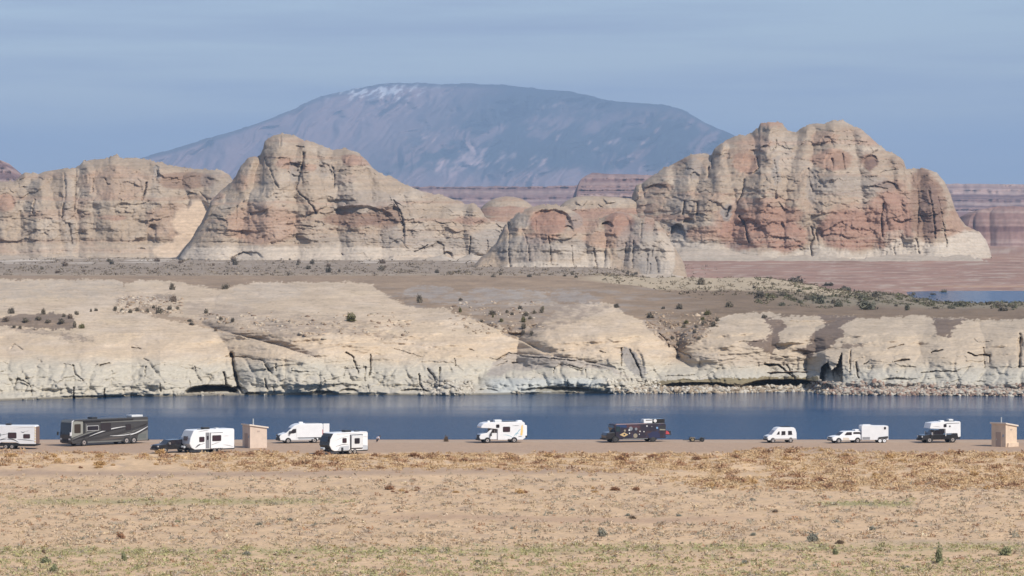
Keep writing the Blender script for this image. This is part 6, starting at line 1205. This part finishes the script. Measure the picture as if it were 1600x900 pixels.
v.part('ladder', lambda b: (boxb(b, 8.97, 9.02, -0.3, -0.25, 0.9, 2.8), boxb(b, 8.97, 9.02, 0.15, 0.2, 0.9, 2.8)), SILV)

# 12 ---- low tow dolly
v = Veh('tow_dolly', 'low empty tow dolly with two small wheels right of the painted bus', 'trailer', 1087, 690.0, 5, 2.5, 1.8)
v.part('deck', lambda b: boxb(b, 0.5, 2.1, -0.8, 0.8, 0.22, 0.32), TRIM); v.part('drawbar', lambda b: boxb(b, -0.6, 0.6, -0.05, 0.05, 0.2, 0.28), TRIM)
v.wheel(0.7, 0.32, 0.2, vm('brass_rim', (0.35, 0.27, 0.15), .5)); v.wheel(2.1, 0.28, 0.2, MGREY)
for x in (0.7, 2.1): v.part('fender', lambda b, x=x: prism(b, [(x - 0.42, 0.45), (x - 0.25, 0.66), (x + 0.25, 0.66), (x + 0.42, 0.45), (x + 0.36, 0.45), (x + 0.2, 0.61), (x - 0.2, 0.61), (x - 0.36, 0.45)], -0.95, -0.65), vm('tan_fender', (.3, .24, .16), .6) if x < 1 else DGREY)

# 13 ---- white camper van
v = Veh('camper_van', 'small white high-top camper van with three dark side windows', 'van', 1219, 691.5, 16, 4.35, 1.75)
v.pr('body', [(0.05, 0.4), (0.0, 0.75), (0.1, 1.0), (0.62, 1.15), (1.15, 1.75), (1.5, 2.12), (1.9, 2.2), (3.9, 2.16), (4.15, 1.95), (4.32, 1.4), (4.35, 0.42)], WHITE, bev=0.06)
v.pr('windscreen', [(0.62, 1.18), (1.14, 1.77), (1.22, 1.76), (0.74, 1.18)], vm('pale_screen', (0.30, 0.29, 0.31), .2), -0.74, 0.74)
v.near('side_window', [(1.32, 1.18), (1.62, 1.62), (1.78, 1.62), (1.78, 1.18)], GLASS, .02, .03); v.near('side_window', [(2.05, 1.08), (2.08, 1.66), (2.65, 1.66), (2.65, 1.12)], GLASS, .02, .03); v.near('side_window', [(3.05, 1.1), (3.05, 1.68), (3.6, 1.68), (3.68, 1.12)], GLASS, .02, .03)
v.near('lower_panel', [(0.6, 0.42), (4.3, 0.42), (4.3, 0.62), (0.6, 0.62)], SILL, .01, .02); v.pr('bumper', [(-0.1, 0.36), (-0.1, 0.58), (0.1, 0.58), (0.1, 0.36)], TRIM, -.85, .85, bev=.03); v.pr('grille', [(-0.03, 0.66), (0.0, 0.9), (0.1, 0.9), (0.1, 0.66)], DGREY, -.6, .6)
for yy in (-.68, .68): v.part('headlight', lambda b, yy=yy: boxb(b, -0.03, 0.1, yy - .12, yy + .12, .72, .9), LAMP)
wheels4(v, (0.8, 3.45), 0.31, .2); v.roofbox('roof_rack', 2.3, 3.5, -0.6, 0.6, 2.18, 2.27, TRIM, 0)

# 14 ---- white suv and box trailer
v = Veh('suv', 'white long station wagon coupled to the white box trailer', 'car', 1322, 692.0, 20, 4.95, 1.85)
v.pr('body', [(0.05, 0.38), (0.0, 0.7), (0.1, 0.92), (0.4, 1.0), (1.2, 1.1), (4.85, 1.12), (4.95, 0.9), (4.95, 0.42)], WHITE, bev=0.07)
v.pr('cab', [(1.1, 1.08), (1.75, 1.58), (2.2, 1.68), (4.3, 1.68), (4.6, 1.55), (4.88, 1.08)], WHITE, -0.84, 0.84, bev=0.06)
v.pr('windscreen', [(1.12, 1.12), (1.72, 1.57), (1.8, 1.55), (1.24, 1.12)], GLASS, -.74, .74)
v.part('side_window', lambda b: prism(b, [(1.85, 1.14), (2.2, 1.55), (2.95, 1.57), (2.98, 1.14)], -.88, -.82), GLASS); v.part('side_window', lambda b: prism(b, [(3.2, 1.3), (3.25, 1.55), (4.15, 1.55), (4.5, 1.28)], -.88, -.82), GLASS)
v.pr('grille', [(-0.04, 0.66), (-0.02, 0.88), (0.06, 0.88), (0.06, 0.66)], MGREY, -.6, .6); v.pr('bumper', [(-0.08, 0.36), (-0.08, 0.56), (0.12, 0.56), (0.12, 0.36)], MGREY, -.9, .9, bev=.03)
for yy in (-.76, .76): v.part('headlight', lambda b, yy=yy: boxb(b, -0.05, 0.15, yy - .13, yy + .13, .68, .86), LAMP)
v.near('dirt_panel', [(1.5, 0.45), (2.6, 0.45), (2.5, 0.75), (1.6, 0.8)], vm('dusty_panel', (.62, .54, .44), .7), .006, .01)
wheels4(v, (0.95, 3.85), 0.36, .22); v.roofbox('roof_pod', 3.6, 4.6, -0.6, 0.4, 1.7, 1.9, WHITE)
v = Veh('box_trailer', 'white enclosed box trailer on two bright wheels behind the white station wagon', 'trailer', 1365, 691.5, 8, 3.85, 1.9)
v.pr('body', [(0.05, 0.42), (0.0, 0.6), (0.0, 2.4), (0.15, 2.5), (1.6, 2.5), (1.65, 2.44), (3.75, 2.4), (3.85, 2.3), (3.85, 0.42)], WHITE, bev=0.03)
v.win(3.2, 3.5, 1.9, 2.25, GLASS, None); v.near('stone_guard', [(0.1, 0.48), (1.2, 0.48), (1.2, 0.85), (0.1, 0.85)], vm('checker_plate', (0.4, 0.4, 0.4), .4, .5), .01, .01); v.near('fender', [(2.3, 0.62), (2.45, 0.82), (3.75, 0.95), (3.8, 0.8), (3.7, 0.62)], MGREY, .12, .02)
v.wheel(2.62, .3, .2, WHITE, .75, y=1.02); v.wheel(3.25, .3, .2, WHITE, .75, y=1.02); v.pr('drawbar', [(-0.8, .35), (0.1, .35), (0.1, .45), (-0.8, .45)], TRIM, -.08, .08); v.part('roof_vent', lambda b: boxb(b, 0.3, 1.4, -.3, .3, 2.5, 2.58), OFFW)

# 15 ---- black pickup with slide-in camper
v = Veh('pickup_truck', 'black pickup truck carrying the white slide-in camper near the right outhouse', 'truck', 1467, 691.5, 18, 5.7, 1.95)
v.pr('body', [(0.1, 0.45), (-0.05, 0.7), (0.0, 1.1), (1.2, 1.22), (5.65, 1.15), (5.7, 0.5)], BLACKP, bev=0.06)
v.pr('cab', [(1.15, 1.18), (1.75, 1.8), (3.15, 1.86), (3.2, 1.18)], BLACKP, -.86, .86, bev=.06); v.pr('windscreen', [(1.2, 1.24), (1.74, 1.77), (1.8, 1.75), (1.3, 1.24)], GLASS, -.76, .76); v.part('side_window', lambda b: prism(b, [(1.6, 1.25), (1.95, 1.72), (3.0, 1.74), (3.05, 1.25)], -.90, -.84), GLASS)
v.pr('bumper', [(-0.2, 0.36), (-0.2, 0.62), (0.1, 0.62), (0.1, 0.36)], TRIM, -1.0, 1.0, bev=.04); v.pr('grille', [(-0.09, .7), (-.06, 1.05), (0, 1.05), (0, .7)], TRIM, -.6, .6)
for yy in (-.78, .78): v.part('headlight', lambda b, yy=yy: boxb(b, -0.1, 0.1, yy - .14, yy + .14, .8, 1.02), LAMP)
for sd in (-1, 1): v.part('mirror', lambda b, sd=sd: boxb(b, 1.2, 1.38, sd * 1.2 - 0.14, sd * 1.2 + 0.14, 1.15, 1.55), CHROME)
wheels4(v, (1.0, 4.55), .42, .26)
vv = v
v = Veh('slide_in_camper', 'white slide-in camper with cab-over bed resting on the black pickup', 'camper', 1467, 691.5, 18, 5.7, 2.2)
v.root.location.z += 0.02
v.pr('body', [(1.0, 2.05), (1.2, 2.82), (2.6, 2.95), (5.55, 2.98), (5.65, 2.9), (5.7, 0.85), (5.35, 0.75), (5.2, 1.32), (3.3, 1.32), (3.3, 1.98), (2.2, 1.98)], WHITE, bev=.04)
v.near('upper_line', [(3.4, 2.68), (5.5, 2.72), (5.5, 2.78), (3.4, 2.74)], CHARC, .02, .01); v.win(3.15, 3.5, 2.25, 2.6, GLASS, TRIM); v.win(3.95, 4.15, 2.2, 2.42, GLASS, None); v.stripe(curve((1.5, 2.35), (2.6, 2.25), .02), PINKG, .04)
v.part('corner_jack', lambda b: boxb(b, 3.35, 3.45, -1.2, -1.1, .95, 2.0), OFFW); v.roofbox('air_conditioner', 4.2, 4.9, -.4, .4, 3.0, 3.28, OFFW); v.roofbox('roof_tray', 3.7, 5.0, -.6, .6, 2.97, 3.04, TRIM, 0); v.roofbox('roof_vent', 2.9, 3.5, -.4, .3, 2.96, 3.12, WHITE)
v.pr('rear_wall', [(5.7, 0.9), (5.76, 0.9), (5.76, 2.85), (5.7, 2.85)], LGREY, -1.0, 1.0)

# ---- outhouses
STUC = vm('pale_block_wall', (0.63, 0.50, 0.395), .85, amp=.08); STUC2 = vm('buff_block_wall', (0.66, 0.51, 0.37), .85, amp=.08); ROOFC = vm('pale_roof', (0.70, 0.60, 0.50), .7); PIPE = vm('vent_pipe', (0.42, 0.44, 0.44), .5)
def outhouse(label, px, py, yaw, L, W, H, wall, plinth):
    v = Veh('outhouse', label, 'outhouse', px, py, yaw, L, W)
    v.pr('wall', [(0, -0.15), (L, -0.15), (L, H - 0.12), (0, H + 0.28)], wall, bev=.02)
    v.pr('roof', [(-0.16, H + 0.30), (L + 0.18, H - 0.14), (L + 0.18, H + 0.06), (-0.16, H + 0.50)], ROOFC, -W / 2 - .16, W / 2 + .16, bev=.02)
    v.part('vent_pipe', lambda b: (lambda r: [bmesh.ops.translate(b, verts=r['verts'], vec=(L * 0.5, W * 0.2, H + 0.55))])(bmesh.ops.create_cone(b, cap_ends=True, segments=12, radius1=.08, radius2=.08, depth=1.1)), PIPE)
    v.part('pipe_cap', lambda b: (lambda r: [bmesh.ops.translate(b, verts=r['verts'], vec=(L * 0.5, W * 0.2, H + 1.12))])(bmesh.ops.create_cone(b, cap_ends=True, segments=12, radius1=.10, radius2=.10, depth=.06)), PIPE)
    # end wall door and louvre on the left face
    d = v.part('door', lambda b: boxb(b, -0.05, 0.02, -0.45, 0.45, 0.02, 2.05), vm('tan_door', (0.40, 0.30, 0.24), .7)); v.part('handle', lambda b: boxb(b, -0.09, -0.05, 0.3, 0.36, 0.95, 1.1), PIPE, parent=d)
    v.part('sign', lambda b: boxb(b, -0.03, 0.01, -0.95, -0.65, 1.4, 1.75), vm('grey_plate', (.33, .34, .37), .5))
    v.near('wall_vent', [(L * .42, H - .62), (L * .58, H - .62), (L * .58, H - .42), (L * .42, H - .42)], vm('vent_plate', (.44, .34, .28), .7), .02, .01)
    if plinth: v.near('plinth', [(0.15, -0.15), (L + .02, -0.15), (L + .02, .55), (0.3, .55)], wall, .30, .02)
    return v
outhouse('left of two outhouses, pale block with sloping roof, between trailer and van', 398, 699.5, 29, 2.6, 2.4, 2.85, STUC, False)
outhouse('right of two outhouses, buff block with a raised step, near the right edge', 1569, 697.5, 49, 2.7, 2.4, 2.9, STUC2, True)

# ---- person crouching at the brow of the beach
def person():
    D = 634.0; px = 589.5
    root = link('person', None, label='small person in dark trousers and white shirt bending forward at the brow of the beach', cat='person', loc=((px - 800) / F * D, D, BZ))
    J = dict(pelvis=(-0.10, 0, .50), chest=(.16, 0, .74), neck=(.26, 0, .78), head=(.36, 0, .80), headt=(.44, 0, .76), kl=(.08, -.12, .34), fl=(-.08, -.12, .06), tl=(.08, -.13, .03), kr=(.06, .12, .32), fr=(-.12, .12, .06), tr=(.04, .13, .03), sl=(.17, -.18, .72), el=(.28, -.2, .50), hl=(.38, -.16, .32), sr=(.17, .18, .72), er=(.28, .2, .50), hr=(.38, .16, .32))
    def skin(name, keys, edges, rad, mat, sub=1):
        me = bpy.data.meshes.new(name); me.from_pydata([J[k] for k in keys], [(keys.index(a), keys.index(b)) for a, b in edges], []); me.materials.append(mat)
        o = link(name, me, parent=root); md = o.modifiers.new('skin', 'SKIN'); me.skin_vertices[0].data[0].use_root = True
        for k, r_ in zip(keys, rad): me.skin_vertices[0].data[keys.index(k)].radius = (r_, r_)
        s_ = o.modifiers.new('sub', 'SUBSURF'); s_.levels = sub; s_.render_levels = sub; return o
    skinm = vm('skin', (.42, .26, .18), .6)
    skin('body', ['pelvis', 'chest', 'neck', 'head', 'headt', 'kl', 'fl', 'tl', 'kr', 'fr', 'tr', 'sl', 'el', 'hl', 'sr', 'er', 'hr'],
         [('pelvis', 'chest'), ('chest', 'neck'), ('neck', 'head'), ('head', 'headt'), ('pelvis', 'kl'), ('kl', 'fl'), ('fl', 'tl'), ('pelvis', 'kr'), ('kr', 'fr'), ('fr', 'tr'), ('chest', 'sl'), ('sl', 'el'), ('el', 'hl'), ('chest', 'sr'), ('sr', 'er'), ('er', 'hr')],
         [.15, .15, .06, .10, .08, .08, .05, .04, .08, .05, .04, .06, .045, .03, .06, .045, .03], skinm)
    skin('trousers', ['pelvis', 'kl', 'fl', 'kr', 'fr'], [('pelvis', 'kl'), ('kl', 'fl'), ('pelvis', 'kr'), ('kr', 'fr')], [.19, .11, .08, .11, .08], vm('dark_cloth', (.015, .014, .025), .9))
    skin('shirt', ['chest', 'pelvis', 'sl', 'el', 'sr', 'er'], [('chest', 'pelvis'), ('chest', 'sl'), ('sl', 'el'), ('chest', 'sr'), ('sr', 'er')], [.20, .15, .10, .075, .10, .075], vm('white_cloth', (.75, .70, .74), .9))
    o = link('hair', bpy.data.meshes.new('hair'), parent=root); b = bmesh.new(); bmesh.ops.create_uvsphere(b, u_segments=12, v_segments=8, radius=.115)
    for v_ in b.verts: v_.co = v_.co * 1.0 + Vector((.38, 0, .86))
    b.to_mesh(o.data); b.free(); o.data.materials.append(vm('dark_hair', (.03, .02, .02), .8))
person()
weed(697, 690, 9, 10, 4, 'dead_bush', 'faint dark twiggy bush at the brow of the beach left of the cab-over motorhome')

# ------------------------------------------------------------------ labels: tell look-alikes apart by their place in the row
def settle_labels():
    by = {}
    for o in C.objects:
        if o.parent is None and o.get('label'): by.setdefault(o['label'], []).append(o)
    ords = ['leftmost', 'second from left', 'third from left', 'fourth from left', 'fifth from left', 'sixth from left', 'seventh from left', 'eighth from left']
    for lb, os_ in by.items():
        if 1 < len(os_) <= 8 and all(o.get('category') == 'bush' for o in os_):
            os_.sort(key=lambda o: o.location.x / o.location.y)
            for i, o in enumerate(os_):
                t = lb + ', ' + (ords[i] if i < len(os_) - 1 or len(os_) < 3 else 'rightmost')
                if len(os_) == 2: t = lb + ', ' + ('left one' if i == 0 else 'right one')
                if len(t.replace('-', ' ').split()) <= 16 or len(t.split()) <= 16: o['label'] = t
settle_labels()
